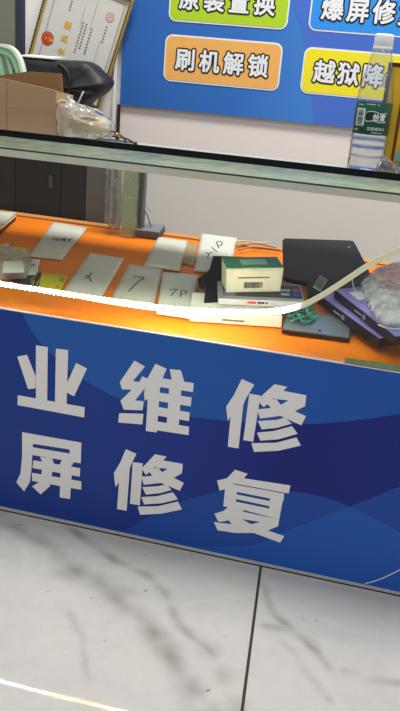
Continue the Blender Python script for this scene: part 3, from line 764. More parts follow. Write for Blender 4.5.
# black laptop-like slab leaning at the back right
N2 = Matrix.Rotation(TILT+math.radians(14), 3, 'X') @ Vector((0, 0, 1)); P0 = dw(342, 299, .013)
Q = [on_plane(x, y, P0, N2) for x, y in ((284.5, 238), (352, 240.2), (354.5, 242), (367, 266), (376, 287), (374, 297), (308, 296), (307, 283), (287, 279), (283, 277), (282.5, 240))]
r = thing('black_tablet', 'large glossy black tablet propped up at the back right of the shelf', 'tablet', T(*(P0)))
wpart('tablet_body', prism(Q, -N2*.008, bev=.0015), m_blackpl, r)
c = sum(Q, Vector())/len(Q)
wpart('screen', prism([c+(q-c)*.965+N2*.0001 for q in Q], N2*.0005), mat('black_gloss_glass', (20, 21, 24), .42, .25, var=.5, scale=22), r)
q = on_plane(349, 247.5, P0, N2); b = lathe([(.0028, 0), (.0028, .0004)], 14)
b.transform(Matrix.Translation(q+N2*.0008) @ Matrix.Rotation(TILT+math.radians(14), 4, 'X')); wpart('camera_dot', b, mat('grey_dot', (110, 112, 116), .3, .5), r)

# silver tablet at the front
Mx, w = frame_box(dk(281.5, 333.5), dk(349.6, 342.6), 0)
r = dthing('silver_tablet', 'silver backed tablet with black edge lying at the front of the orange shelf', 'tablet', Mx[0][3], Mx[1][3])
dpart('black_frame', local_box(Mx, 0, w, 0, .075, .0005, .0072, bev=.0016), m_blackpl, r)
dpart('silver_back', local_box(Mx, .0015, w-.0015, -.0004, .0735, .0073, .0098, bev=.0009), mat('silver_metal', (140, 152, 162), .3, .5, metal=.6, var=.1, scale=12), r)
b = lathe([(.003, 0), (.003, .0004)], 16); b.transform(Mx @ T(w*.55, .009, .0099)); dpart('emblem', b, m_ink, r)
# teal flex cables
bm = bmesh.new(); random.seed(11)
tq = [[(290, 313), (296, 309), (303, 311), (311, 307), (315, 312)], [(289, 317), (297, 314), (305, 317), (313, 313)], [(292, 321), (300, 318), (307, 322), (316, 316)], [(294, 309), (299, 316), (303, 322)], [(306, 307), (309, 315), (314, 319)]]
m_teal = mat('teal_flex', (64, 138, 118), .45, .4, var=.35, scale=160); m_tealb = mat('dark_chip', (40, 52, 48), .4, .5)
r = dthing('flex_cable', 'tangle of teal green flex cables on the silver tablet', 'flex cable', *dk(302, 314, .011)[:2], .0102)
for k, s in enumerate(tq):
    bm = bmesh.new(); Q = catmull([dk(x, y, .0115+.0017*k) for x, y in s], 5); hs = [.002*math.sin(i*.9+k) for i in range(len(Q))]
    ribbon([q+Vector((0, 0, 0)) for q in Q], .0074-.0006*k, .0011, (0, 0, 1), bm); dpart('ribbon', bm, m_teal, r)
for x, y in ((299, 313), (308, 317), (294, 318), (311, 310), (303, 319), (297, 308)):
    q = dk(x, y, .02); b = box(q.x-.003, q.x+.003, q.y-.002, q.y+.002, .0198, .0215, bev=.0004); dpart('chip', b, m_tealb, r)

# two navy long boxes, lilac topped
m_nbox = mat('navy_board', (13, 13, 32), .4, .4, var=.1); m_lilac = mat('lilac_print', (132, 126, 196), .45, .4, var=.28, scale=45); m_logo = mat('pale_print', (190, 188, 206), .5, .3)
for (a, b_, h0, hh, dp, lab_, lx) in (((317, 303.5), (378, 348.5), .0105, .0175, .070, 'navy long box with small round mark, lower one resting on the silver tablet', .44),
                                  ((333.5, 298), (394, 346), .0290, .0160, .068, 'navy long box with lilac top and white label, stacked on the other navy box', .52)):
    A, B = dk(*a, h0), dk(*b_, h0); Mx, w = frame_box(A, B, 0)
    r = dthing('phone_box', lab_, 'box', A.x, A.y, h0)
    dpart('box_body', local_box(Mx, 0, w, 0, dp, h0, h0+hh-.0008, bev=.0010), m_nbox, r)
    tp = dpart('box_top', local_box(Mx, .001, w-.001, .001, dp-.001, h0+hh-.0007, h0+hh), m_lilac, r)
    bm = bmesh.new()
    cx, cz = w*lx, h0+hh*.5
    ring = [(cx+.0036*math.cos(k*PI/10), cz+.0036*math.sin(k*PI/10)) for k in range(21)]
    ribbon([(x, -.0003, z) for x, z in ring], .0011, .0002, (0, -1, 0), bm)
    ribbon([(cx-.001, -.0003, cz-.0014), (cx-.001, -.0003, cz+.0014), (cx+.0012, -.0003, cz), (cx-.001, -.0003, cz-.0003)], .0008, .0002, (0, -1, 0), bm)
    x = cx-.028
    for k in range(8):
        ww = .0016+.0008*(k % 2); merge(bm, box(x, x+ww, -.0005, -.0002, cz-.0011, cz+.0011)); x += ww+.0006
    bm.transform(Mx); dpart('printed_mark', bm, m_logo, r)
    bm = bmesh.new()
    z = h0+hh
    merge(bm, box(w*.10, w*.27, dp*.25, dp*.86, z+.0001, z+.0005, mi=0))
    for k in range(9): merge(bm, box(w*(.34+.06*k), w*(.355+.06*k), dp*.12, dp*(.5+.4*((k*5) % 3)/2), z+.0001, z+.0004, mi=1))
    for k in range(6): merge(bm, box(w*.34, w*.9, dp*(.15+.13*k), dp*(.165+.13*k), z+.0004, z+.0006, mi=2))
    bm.transform(Mx); dpart('top_label', bm, [mat('white_label', (222, 222, 232), .5, .3), mat('lilac_dark', (112, 106, 184), .5, .3), mat('lilac_pale', (190, 186, 226), .5, .3)], r, tp)
# small grey barcode card in front of the black tablet
P4 = [dk(x, y, .040) for x, y in ((320, 275), (327.5, 279.5), (320.5, 291), (313, 286.5))]
r = dthing('barcode_card', 'little grey striped barcode card in front of the black tablet', 'card', P4[0].x, P4[0].y, .039)
dpart('card_body', prism([(p.x, p.y, .0385) for p in P4], (0, 0, .0012)), mat('grey_card', (150, 152, 152), .5, .3), r)
bm = bmesh.new()
for k in range(5):
    t = .14+.17*k; a = P4[0].lerp(P4[1], t); b = P4[3].lerp(P4[2], t); ribbon([(*a.lerp(b, .1).to_2d(), .0399), (*a.lerp(b, .9).to_2d(), .0399)], .0014, .0002, (0, 0, 1), bm)
dpart('stripes', bm, m_ink, r)
# clear bag heaped at the right end
def dome(pts, h0, H, seed, bm, rings=14, sub=4, amp=.006):
    pts = catmull(pts, sub, closed=True); c = sum(pts, Vector())/len(pts); L = []
    for j in range(rings+1):
        s = 1-j/rings
        if j == rings: break
        L.append([bm.verts.new((c.x+(p.x-c.x)*s, c.y+(p.y-c.y)*s, h0+H*(1-s**2.6)**.6+amp*(noise.noise(Vector((p.x*s*45, p.y*s*45, seed)))+.6*noise.noise(Vector((p.x*s*110, p.y*s*110, seed))))*(0 if j == 0 else 1))) for p in pts])
    tv = bm.verts.new((c.x, c.y, h0+H))
    n = len(pts)
    for j in range(len(L)-1):
        for k in range(n): bm.faces.new((L[j][k], L[j][(k+1)%n], L[j+1][(k+1)%n], L[j+1][k])).smooth = True
    for k in range(n): bm.faces.new((L[-1][k], L[-1][(k+1)%n], tv)).smooth = True
    bm.faces.new(L[0][::-1])
hb = .048
r = dthing('bubble_bag', 'crumpled clear plastic bag heaped over the navy boxes', 'bag', *dk(385, 315, hb)[:2], hb)
Q = [dk(x, y, hb) for x, y in ((361, 283), (376, 271), (405, 263), (436, 272), (440, 318), (416, 326), (396, 327), (382, 325), (374, 316), (366, 302))]
bm = bmesh.new(); dome(Q, hb, .022, 3.1, bm)
dpart('bag_film', bm, glass('crumpled_film', (240, 242, 242), gloss=.8, rough=.15, milk=.55, milkcol=(232, 236, 240), crinkle=.6, cscale=55), r)
bm = bmesh.new(); ribbon(catmull([dk(x, y, hb+.001) for x, y in ((378, 325), (386, 328), (397, 329), (410, 328.5))], 4), .002, .0012, (0, 0, 1), bm)
dpart('zip_seal', bm, mat('white_zip', (214, 216, 220), .4, .4), r)
bm = tube(catmull([dk(x, y, .05) for x, y in ((352, 276), (353, 284), (355, 290), (363, 295), (371, 301))], 6), .0011); bm.transform(MD)
single('cream_cable', bm, mat('cream_cable', (218, 214, 196), .5, .4), 'thin white cable end curling down onto the lilac box top', 'cable', MD @ T(*dk(371, 301, .05)), smooth=True)
q = dk(400, 345, .0)
Q = [dk(x, y, .022) for x, y in ((392, 334), (432, 338), (432, 352), (404, 349), (394, 345))]
# ------------------------------------------------------------------ things standing on the shelf behind the top glass
ZS = ZG-.0078
def up(px, py, y): return at_y(px, py, y)
# cardboard box
YB = .262
def bx(px, py, y=YB): p = at_y(px, py, y); return Vector((p.x, y, max(p.z, ZS)))
r = thing('cardboard_box', 'open brown cardboard box on the counter in front of the green chair', 'box', T(bx(30, 134).x, YB, ZS))
Lx, Sx, Rx = bx(-32, 130).x, bx(7, 134).x, bx(55.5, 137).x
DB = .082
bm = bmesh.new()
prism([(Sx+.0006, YB, ZS+.0004), (Rx, YB, ZS+.0004), (Rx, YB, bx(55.5, 90.5).z), (Sx+.0006, YB, bx(7, 79.5).z)], (0, .003, 0), bm)
prism([(Lx, YB+.0002, ZS+.0004), (Sx-.0006, YB+.0002, ZS+.0004), (Sx-.0006, YB+.0002, bx(6, 79).z), (Lx, YB+.0002, bx(6, 79).z+.004)], (0, .003, 0), bm)
wpart('front_panel', bm, m_card, r)
bk = lambda px, py: at_y(px, py, YB+DB)
bm = bmesh.new(); prism([(Lx+.003, YB+DB, ZS+.0004), (Rx-.003, YB+DB, ZS+.0004), (bk(63.5, 96).x, YB+DB, bk(63, 100).z), (bk(61, 73.5).x, YB+DB, bk(61, 73.5).z), (bk(27.5, 71.5).x, YB+DB, bk(27.5, 71.5).z), (Lx+.003, YB+DB, bk(20, 80).z)], (0, .003, 0), bm)
wpart('rear_flap', bm, m_card2, r)
bm = bmesh.new()
prism([(Rx-.003, YB+.0031, ZS+.0004), (Rx-.003, YB+DB-.0002, ZS+.0004), (Rx-.003, YB+DB-.0002, bx(55, 96).z), (Rx-.003, YB+.0031, bx(55.5, 91).z)], (.003, 0, 0), bm)
wpart('side_panel', bm, m_card, r); bm = bmesh.new()
prism([(Lx, YB+.0033, ZS+.0004), (Lx, YB+DB-.0002, ZS+.0004), (Lx, YB+DB-.0002, bx(5, 80).z), (Lx, YB+.0033, bx(5, 80).z)], (.003, 0, 0), bm)
wpart('side_panel', bm, m_card, r)
wpart('bottom_panel', box(Lx+.0031, Rx-.0032, YB+.0034, YB+DB-.0004, ZS+.0004, ZS+.003), m_card2, r)
ta, tb = bx(7.5, 106.5), bx(55.4, 112.5)
bm = bmesh.new(); prism([(Sx+.001, YB-.0004, ta.z-.0010), (Rx-.0002, YB-.0004, tb.z-.0010), (Rx-.0002, YB-.0004, tb.z+.0010), (Sx+.001, YB-.0004, ta.z+.0010)], (0, .0003, 0), bm)
wpart('seam_tape', bm, m_tape, r)
# clear plastic bag with a roll inside
def inflate(pts, y0, depth, n, bm, sq=.16, pw=3, amp=0, seed=0, sub=4):
    P = catmull([(p.x, 0, p.z) for p in pts], sub, closed=True); c = sum(P, Vector())/len(P); L = []
    for k in range(n+1):
        t = k/n; s = 1-sq*abs(2*t-1)**pw
        L.append([bm.verts.new((c.x+(p.x-c.x)*s, y0+depth*t+amp*noise.noise(Vector((p.x*50, p.z*50, seed+t*3))), c.z+(p.z-c.z)*s+amp*.6*noise.noise(Vector((p.x*60, t*4, seed+7))))) for p in P])
    m_ = len(P)
    for k in range(n):
        for i in range(m_): bm.faces.new((L[k][i], L[k][(i+1)%m_], L[k+1][(i+1)%m_], L[k+1][i])).smooth = True
    for side, ring, yy in ((0, L[0], -1), (1, L[-1], 1)):
        prev = ring
        for s in (.8, .58, .36, .16):
            cur = []
            for v in ring:
                q = Vector((c.x+(v.co.x-c.x)*s, v.co.y+yy*depth*.16*(1-s)+amp*noise.noise(Vector((v.co.x*s*55, v.co.z*s*55, seed+side*9))), c.z+(v.co.z-c.z)*s)); cur.append(bm.verts.new(q))
            for i in range(m_):
                f = bm.faces.new((prev[i], prev[(i+1)%m_], cur[(i+1)%m_], cur[i])); f.smooth = True
            prev = cur
        bm.faces.new(prev)
YP = .268
r = thing('plastic_bag', 'crumpled clear plastic bag beside the cardboard box on the counter', 'bag', T(at_y(84, 138, YP+.03).x, YP+.03, ZS))
out = [at_y(x, y, YP) for x, y in ((53.5, 103), (60, 100), (66, 101.5), (72, 104), (82, 107.5), (92, 111), (101, 116.5), (108, 124), (109.5, 131), (104, 137), (91, 140.2), (74, 139.4), (59, 137.6), (54, 126))]
for p in out: p.z = max(p.z, ZS+.001)
bm = bmesh.new(); inflate(out, YP-.010, .062, 6, bm, sq=.22, amp=.0045, seed=2)
bm2 = bm
for v in bm2.verts: v.co.z = max(v.co.z, ZS+.0004)
wpart('bag_film', bm, glass('clear_bag_film', (246, 246, 242), gloss=1.3, rough=.08, milk=.36, milkcol=(228, 226, 218), crinkle=1.0, cscale=60), r)
bm = bmesh.new(); a = at_y(72, 104, YP+.02); b = at_y(67.5, 97.5, YP+.02)
tube(catmull([a+Vector((.003, 0, -.002)), a.lerp(b, .5)+Vector((.002, 0, 0)), b], 4), .005, 10, bm, rf=lambda t: .0045+.0022*math.sin(t*7))
wpart('knot', bm, mat('white_film_knot', (214, 214, 210), .4, .4, alpha=.8, trans=.3), r)
bm = bmesh.new(); a = at_y(78, 103, YP+.02); b = at_y(83.5, 91.5, YP+.02); tube([a, a.lerp(b, .5), b], .0016, 8, bm)
wpart('twisted_end', bm, MATS['white_film_knot'], r)
c = at_y(88, 127.5, YP+.021)
b = lathe([(.020, 0), (.037, 0), (.038, .002), (.038, .018), (.037, .020), (.020, .020)], 40, cap=False)
Mr = Matrix.Translation((c.x, YP+.021, c.z-.004)) @ Matrix.Rotation(math.radians(4), 4, 'Y') @ Matrix.Rotation(math.radians(9), 4, 'X') @ Matrix.Diagonal((1.0, .62, 1, 1))
b.transform(Mr)
single('tape_roll', b, mat('beige_tape', (190, 164, 116), .5, .4), 'beige roll of tape inside the clear plastic bag', 'tape roll', T(c.x, YP+.021, c.z-.004))
# black cables with brass plugs
for k, (pts, lb) in enumerate(([[(98, 138), (103, 133.5), (112, 131.5), (120, 135), (125, 140), (126, 143)], 'black cable loop on the counter nearest the plastic bag'], [[(112, 136), (119, 137), (126, 138.5), (131, 141), (137, 145.5)], 'black cable end running right from the plastic bag'])):
    y = .300+.012*k; Q = catmull([at_y(a, b_, y) for a, b_ in pts], 6)
    for q in Q: q.z = max(q.z, ZS+.0018)
    r = thing('black_cable', lb, 'cable', T(Q[-1].x, y, ZS)); wpart('cord', tube(Q, .0016), m_cable, r, smooth=True)
    a = at_y(*((114, 133.5) if k == 0 else (117, 136)), y); wpart('plug', tube([a, a+Vector((.010, 0, -.0012))], .0026, 8), m_gold, r)
single('black_pad', box(at_y(92, 139, .31).x, at_y(131, 144, .31).x, .325, .350, ZS+.0002, at_y(110, 140.0, .33).z, bev=.002), mat('charcoal_pad', (58, 60, 58), .7, .3),
       'thin charcoal pad under the black cables', 'pad', T(at_y(110, 140, .33).x, .335, ZS))

# water bottle
YW = .285
bb = at_y(363.3, 170.8, YW); tpz = at_y(385.6, 34.0, YW).z; HB = tpz-ZS
bxw = at_y(364.8, 166, YW).x
rad = (at_y(382.5, 158, YW).x-at_y(345.8, 156, YW).x)/2
r = thing('water_bottle', 'clear plastic water bottle with white cap and dark green label standing on the counter', 'bottle', (bxw, YW, ZS))
k = rad/18.4
prof_px = [(12, .000), (16.5, .004), (18.0, .018), (18.4, .04), (18.4, .085), (18.0, .10), (17.9, .108), (18.3, .122), (18.4, .15), (18.0, .168), (17.9, .176), (18.3, .19), (18.4, .215), (18.0, .232), (18.0, .24), (18.3, .252), (18.0, .275), (17.6, .285), (17.5, .525), (17.9, .538), (17.6, .56), (16.6, .61), (14.8, .69), (12.8, .765), (11.0, .82), (9.6, .862), (9.0, .875), (9.0, .915)]
prof = [(a*k, z*HB) for a, z in prof_px]
shell = glass('bottle_plastic', (244, 247, 250), gloss=2.0, rough=.04, milk=.06, milkcol=(236, 240, 244))
wpart0 = obj('bottle_body', lathe(prof, 48, cap=True), shell, r)
# water that fills the bottom, below the label
wm = bpy.data.materials.new('water'); wm.use_nodes = True; nt = wm.node_tree; nt.nodes.remove(nt.nodes['Principled BSDF'])
g = nt.nodes.new('ShaderNodeBsdfGlass'); g.inputs['IOR'].default_value = 1.30; g.inputs['Roughness'].default_value = 0; g.inputs['Color'].default_value = (.98, .99, 1, 1)
nt.links.new(g.outputs[0], nt.nodes['Material Output'].inputs['Surface'])
wp = [(max(.001, a*k-.0008), z*HB+.0006) for a, z in prof_px if z <= .276]
obj('water', lathe(wp+[(wp[-1][0], .29*HB)], 48), wm, r)
cap_prof = [(9.1*k, .888*HB), (9.6*k, .892*HB), (9.6*k, .908*HB), (9.1*k, .912*HB), (9.3*k, .918*HB), (9.2*k, .985*HB), (8.8*k, .995*HB), (7.2*k, HB)]
obj('cap', lathe(cap_prof, 40), mat('white_cap', (232, 234, 236), .45, .4, trans=.2), r)
obj('neck_ring', lathe([(9.0*k, .872*HB), (11.2*k, .874*HB), (11.2*k, .882*HB), (9.0*k, .884*HB)], 36), shell, r)
RL = 17.95*k
z0l, z1l = .290*HB, .520*HB
label = obj('label', lathe([(RL, z0l), (RL+.0002, z0l+.0004), (RL+.0002, z1l-.0004), (RL, z1l)], 64, cap=False), mat('bottle_green', (16, 78, 60), .35, .5, var=.05), r)
face = math.atan2(CAM.y-YW, CAM.x-bxw)          # middle of the label looks towards the front
def cyl(s, z, dr=.0005): a = face+s/RL; return Vector(((RL+dr)*math.cos(a), (RL+dr)*math.sin(a), z))
def wrap_poly(bm, pts, mi, dr=.0005):
    b = bmesh.new(); f = b.faces.new([b.verts.new((x, z, 0)) for x, z in pts]); f.material_index = mi
    bmesh.ops.triangulate(b, faces=b.faces[:]); bmesh.ops.subdivide_edges(b, edges=b.edges[:], cuts=2, use_grid_fill=True)
    for v in b.verts: v.co = cyl(v.co.x, v.co.y, dr)
    merge(bm, b)
LH = z1l-z0l; bm = bmesh.new()
zc = z0l+LH*.56
def rect(x0, x1, a, b): return [(x0, a), (x1, a), (x1, b), (x0, b)]
wrap_poly(bm, rect(-.030, -.013, z0l+LH*.26, z0l+LH*.80), 0)
random.seed(5); z = z0l+LH*.29
while z < z0l+LH*.76:
    h_ = random.choice((.0006, .001, .0014)); wrap_poly(bm, rect(-.0275, -.0155, z, z+h_), 1, .0008); z += h_+random.choice((.0006, .001))
# leaf shaped outline round the name
up_ = catmull([(x, 0, z) for x, z in ((-.012, zc+.001), (-.009, zc+.0075), (.002, zc+.0088), (.013, zc+.006), (.026, zc+.0075))], 5)
dn_ = catmull([(x, 0, z) for x, z in ((-.012, zc-.001), (-.009, zc-.0075), (.002, zc-.0062), (.013, zc-.0082), (.026, zc-.007))], 5)
for cv in (up_, dn_):
    for i in range(len(cv)-1):
        a, b_ = cv[i], cv[i+1]; wrap_poly(bm, [(a.x, a.z-.0006), (b_.x, b_.z-.0006), (b_.x, b_.z+.0006), (a.x, a.z+.0006)], 0)
for i in range(len(up_)-1):
    a, b_, c_, d_ = up_[i], up_[i+1], dn_[i+1], dn_[i]
    wrap_poly(bm, [(d_.x, d_.z), (c_.x, c_.z), (b_.x, b_.z), (a.x, a.z)], 2, .0003)
for i, ch in enumerate('怡寶'):
    glyph_at(bm, ch, lambda x, y, i=i: cyl(.000+.0115*i+(x+y*.15)*.0112, zc+(y-.40)*.0125, .0008), .035, 0, 6, Vector((math.cos(face), math.sin(face), 0))*2e-5)
for i, ch in enumerate('饮用纯净水'):
    glyph_at(bm, ch, lambda x, y, i=i: cyl(-.006+.0062*i+x*.0056, z0l+LH*.19+(y-.38)*.006, .0006), .02, 0, 4, Vector((math.cos(face), math.sin(face), 0))*2e-5)
for x0, x1, zz in ((-.028, -.016, .90), (-.012, .004, .93), (.006, .012, .93), (-.031, -.022, .12), (.002, .024, .055)):
    n = int((x1-x0)/.0022)
    for i in range(n): wrap_poly(bm, rect(x0+i*.0022, x0+i*.0022+.0014, z0l+LH*zz, z0l+LH*zz+.0014), 0)
obj('label_print', bm, [mat('label_white', (226, 232, 228), .4, .4), m_ink, mat('label_dark_green', (8, 40, 34), .4, .4)], label)
# raised characters moulded in the shoulder
bm = bmesh.new()
for i, ch in enumerate('怡寶'):
    def fn(x, y, i=i):
        z = HB*(.625+.13*y*1.0); rr = 17.3*k-(z/HB-.585)*20*k*.95 if z/HB > .56 else 17.5*k
        rr = None or next((a1+(a2-a1)*(z-z1)/(z2-z1)) for (a1, z1), (a2, z2) in zip(prof, prof[1:]) if z1 <= z <= z2)
        a = face+(-.0165+.0165*i+x*.0155)/rr; return Vector(((rr+.0007)*math.cos(a), (rr+.0007)*math.sin(a), z))
    glyph_at(bm, ch, fn, 0, 0)
obj('moulded_letters', bm, glass('moulded_plastic', (244, 246, 248), gloss=2.2, rough=.12, milk=.5, milkcol=(244, 246, 246)), r)

# yellow striped box, dark pouch and crumpled film at the right
YY = .312
yl = at_y(386.5, 80, YY).x; zt_ = at_y(394, 62.5, YY).z
r = thing('yellow_box', 'tall yellow box with brown top and stripe standing behind the water bottle', 'box', (yl, YY, ZS))
x1 = yl+.13
wpart('box_body', box(yl, x1, YY, YY+.038, ZS+.0002, zt_-.0065, bev=.0012), mat('ochre_board', (222, 178, 44), .5, .3, var=.1, scale=20), r)
wpart('top_band', box(yl-.0006, x1+.0006, YY-.0008, YY+.0385, zt_-.0062, zt_), mat('brown_band', (74, 44, 28), .5, .3), r)
s0 = at_y(398.6, 110, YY).x
wpart('brown_stripe', box(s0, s0+.0055, YY-.0008, YY-.0001, ZS+.001, zt_-.0066), mat('red_brown', (122, 62, 22), .5, .3), r)
wpart('edge_shade', box(yl-.0008, yl+.0065, YY-.0009, YY-.0001, ZS+.07, zt_-.0066), MATS['brown_band'], r)  # shaded look of the left edge beside the bottle, put into colour
Q = [at_y(x, y, YY-.001) for x, y in ((397, 152), (406, 146), (412, 158), (402, 163), (395, 159))]
wpart('teal_sticker', prism([(q.x, YY-.0008, max(q.z, ZS+.001)) for q in Q], (0, .0006, 0)), mat('teal_print', (96, 188, 180), .5, .3), r)
YQ = .255
out = [at_y(x, y, YQ) for x, y in ((377, 176), (379, 167), (386, 163), (396, 164), (408, 163), (424, 168), (426, 180), (400, 180))]
for p in out: p.z = max(p.z, ZS+.0008)
r_ = bmesh.new(); inflate(out, .268, .028, 5, r_, sq=.2, amp=.002, seed=5)
for v in r_.verts: v.co.z = max(v.co.z, ZS+.0005)
single('black_case', r_, m_blackpl, 'small black case among crumpled film beside the water bottle', 'case', T(at_y(400, 178, .28).x, .28, ZS), smooth=True)
r_ = bmesh.new(); out = [at_y(x, y, .25) for x, y in ((376.5, 174), (378, 162), (385, 157), (393, 162), (401, 168), (410, 172), (408, 179), (390, 178))]
for p in out: p.z = max(p.z, ZS+.0008)
inflate(out, .2415, .016, 5, r_, sq=.25, amp=.004, seed=8)
for v in r_.verts: v.co.z = max(v.co.z, ZS+.0005); v.co.y = max(.2375, min(v.co.y, .262))
single('crumpled_film', r_, glass('crinkled_clear', (224, 222, 220), gloss=2.0, milk=.16, crinkle=1.0, cscale=120), 'crumpled clear film at the foot of the water bottle', 'film', T(at_y(390, 176, .25).x, .25, ZS), smooth=True)

# ------------------------------------------------------------------ behind the counter
# dark partition right behind the sloping shelf
YD = .475
ptop = at_y(60, 146, YD).z
r = thing('partition', 'dark brown low partition of upright boards behind the orange shelf at the left', 'partition', (at_y(40, 190, YD).x, YD, 0))
pe = [XL] + [at_y(x, 190, YD).x for x in (15, 61, 85.5)] + [at_y(106, 190, YD).x]
wpart('rear_rail', box(XL, pe[-1], YD+.0145, YD+.03, .02, ptop-.01), m_dark, r)
for k, (a, b_) in enumerate(zip(pe, pe[1:])):
    mm_ = mat('grey_side', (104, 103, 102), .6, .3) if k == 3 else mat('dark_laminate_board_%d' % (k % 2), ((38, 33, 30), (33, 29, 27))[k % 2], .45, .4, var=.2, scale=5)
    p_ = wpart('board', box(a+.0008, b_-.0008, YD, YD+.014, .0006, ptop, bev=.0015), mm_, r)
    if k == 3: p_['label'] = 'grey end board'
q = at_y(51.5, 182, YD); wpart('latch', box(q.x-.004, q.x+.004, YD-.007, YD-.0004, q.z-.012, q.z+.014, bev=.0015), mat('dull_metal', (96, 84, 78), .4, .5, metal=.5), r)
# cabinet that carries the bag
YC0, YC1 = .93, 1.07
xr = at_y(86, 190, YC0).x; ztop = at_y(60, 141, YC0).z
r = thing('cabinet', 'dark brown cabinet against the back wall under the black bag', 'cabinet', (xr-.4, YC0, 0))
wpart('cabinet_body', box(xr-.75, xr, YC0+.019, YC1+.0, 0.0006, ztop), m_dark, r)
for a, b_ in ((xr-.75, xr-.376), (xr-.374, xr)):
    d_ = wpart('cabinet_door', box(a+.0015, b_-.0015, YC0, YC0+.0185, .05, ztop-.004, bev=.002), m_dark, r)
    wpart('door_handle', box(b_-.018, b_-.012, YC0-.010, YC0-.0005, ztop-.18, ztop-.13, bev=.002), MATS['dull_metal'], r, d_)
# crumpled film in the gap beside the cabinet
YF = .405
out = [at_y(x, y, YF) for x, y in ((104.5, 150), (112, 146), (119, 152), (121, 180), (120, 212), (117, 229), (106, 228), (103.5, 205), (105, 175))]
r_ = bmesh.new(); inflate(out, YF, .03, 6, r_, sq=.3, amp=.006, seed=4)
for v in r_.verts: v.co.z = max(v.co.z, deckz(v.co.y)+.003)
zmin = min(v.co.z for v in r_.verts)
single('plastic_wrap', r_, glass('wrinkled_wrap', (206, 208, 204), gloss=1.8, milk=.3, milkcol=(214, 214, 204), crinkle=1.0, cscale=25),
       'wrinkled clear plastic wrap standing between the grey partition end and the green glass upright', 'plastic wrap', T(out[0].x, YF, zmin), smooth=True)
# black bag on the cabinet, white sheet on it
YK = .955
out = [at_y(x, y, YK) for x, y in ((10, 62), (18, 57), (38, 58.5), (56, 60), (66, 60.5), (80, 61), (89, 64), (97, 72), (106, 81.5), (103, 90), (96, 96), (85, 103), (80, 120), (78, 140), (50, 141), (14, 140), (9, 100))]
for p in out: p.z = max(p.z, ztop+.001)
r_ = bmesh.new(); inflate(out, YK, .09, 7, r_, sq=.1, amp=.006, seed=6, sub=3)
for v in r_.verts: v.co.z = max(v.co.z, ztop+.0006); v.co.y = max(v.co.y, YC0+.004)
r = thing('black_bag', 'black bag slumped on the cabinet behind the cardboard box', 'bag', (out[7].x-.1, YK+.04, ztop))
wpart('bag_body', r_, mat('black_leather', (33, 34, 38), .5, .4, bump=.25, scale=70), r)
bm = tube(catmull([at_y(x, y, YK-.012) for x, y in ((58, 64), (66, 70), (70, 82), (68, 96))], 6), .006, 8)
wpart('fold', bm, mat('black_leather_fold', (24, 25, 28), .5, .4), r)
pa, pb = at_y(18.5, 55.2, YK+.01), at_y(55, 58.2, YK+.01)
bm = bmesh.new(); quad_box(bm, [(pa.x, YK+.005, pa.z-.003), (pb.x, YK+.005, pb.z-.003), (pb.x, YK+.08, pb.z+.001), (pa.x, YK+.08, pa.z+.001), (pa.x, YK+.005, pa.z), (pb.x, YK+.005, pb.z), (pb.x, YK+.08, pb.z+.004), (pa.x, YK+.08, pa.z+.004)])
single('paper_sheet', bm, m_paperw, 'white paper sheets lying on top of the black bag', 'paper', T(pa.x, YK+.01, pa.z-.003))
# green plastic chair
YH = .84
ch = lambda x, y: at_y(x, y, YH)
r = thing('plastic_chair', 'pale green plastic chair with slotted back behind the counter', 'chair', (ch(-8, 60).x, YH-.2, 0))
m_green = mat('mint_plastic', (146, 194, 156), .4, .4); m_rim = mat('pale_mint_rim', (216, 226, 204), .4, .4)
arch = catmull([ch(x, y) for x, y in ((24, 118), (21.2, 90), (18.6, 70), (13.5, 57), (6, 50.5), (-8, 48.5), (-22, 51), (-31, 60), (-36, 74), (-39, 96), (-40, 122))], 6)
bm = bmesh.new(); ribbon(arch, .021, .016, (0, 1, 0), bm); 
wpart('back_arch', bm, m_green, r)
rim = catmull([ch(x, y) for x, y in ((27.5, 118), (24.6, 89), (21.5, 68), (16, 54), (7.5, 46.8), (-8, 44.8), (-24, 47.5), (-34, 57), (-40, 73), (-43, 96), (-44, 122))], 6)
bm = bmesh.new(); ribbon(rim, .0075, .021, (0, 1, 0), bm); bm.transform(T(0, -.003, 0))
wpart('back_rim', bm, m_rim, r)
for a, b_ in (((5, 52), (15.5, 92)), ((-2, 52), (3.5, 92)), ((-14, 52), (-12, 92)), ((-24, 55), (-27, 92))):
    q1, q2 = ch(*a), ch(*b_); bm = bmesh.new(); ribbon([q1, q2], .0085, .010, (0, 1, 0), bm); bm.transform(T(0, .003, 0)); wpart('back_slat', bm, m_green, r)
xl_, xr_ = ch(-40, 120).x, ch(24, 118).x
z_s = .42
q1 = ch(24, 118).z
bm = bmesh.new()
prism([(xl_-.004, YH+.001, z_s), (xr_+.004, YH+.001, z_s), (xr_+.004, YH+.001, q1+.01), (xl_-.004, YH+.001, q1+.01)], (0, .012, 0), bm); wpart('back_panel', bm, m_green, r)
wpart('seat', box(xl_-.02, xr_+.02, YH-.33, YH+.013, z_s-.018, z_s-.0005, bev=.006), m_green, r)
for xx in (xl_, xr_):
    for yy in (YH-.31, YH-.01):
        wpart('leg', tube([(xx, yy, .0008), (xx, yy, z_s-.0185)], .014, 10, rf=lambda t: .011+.006*t), m_green, r)

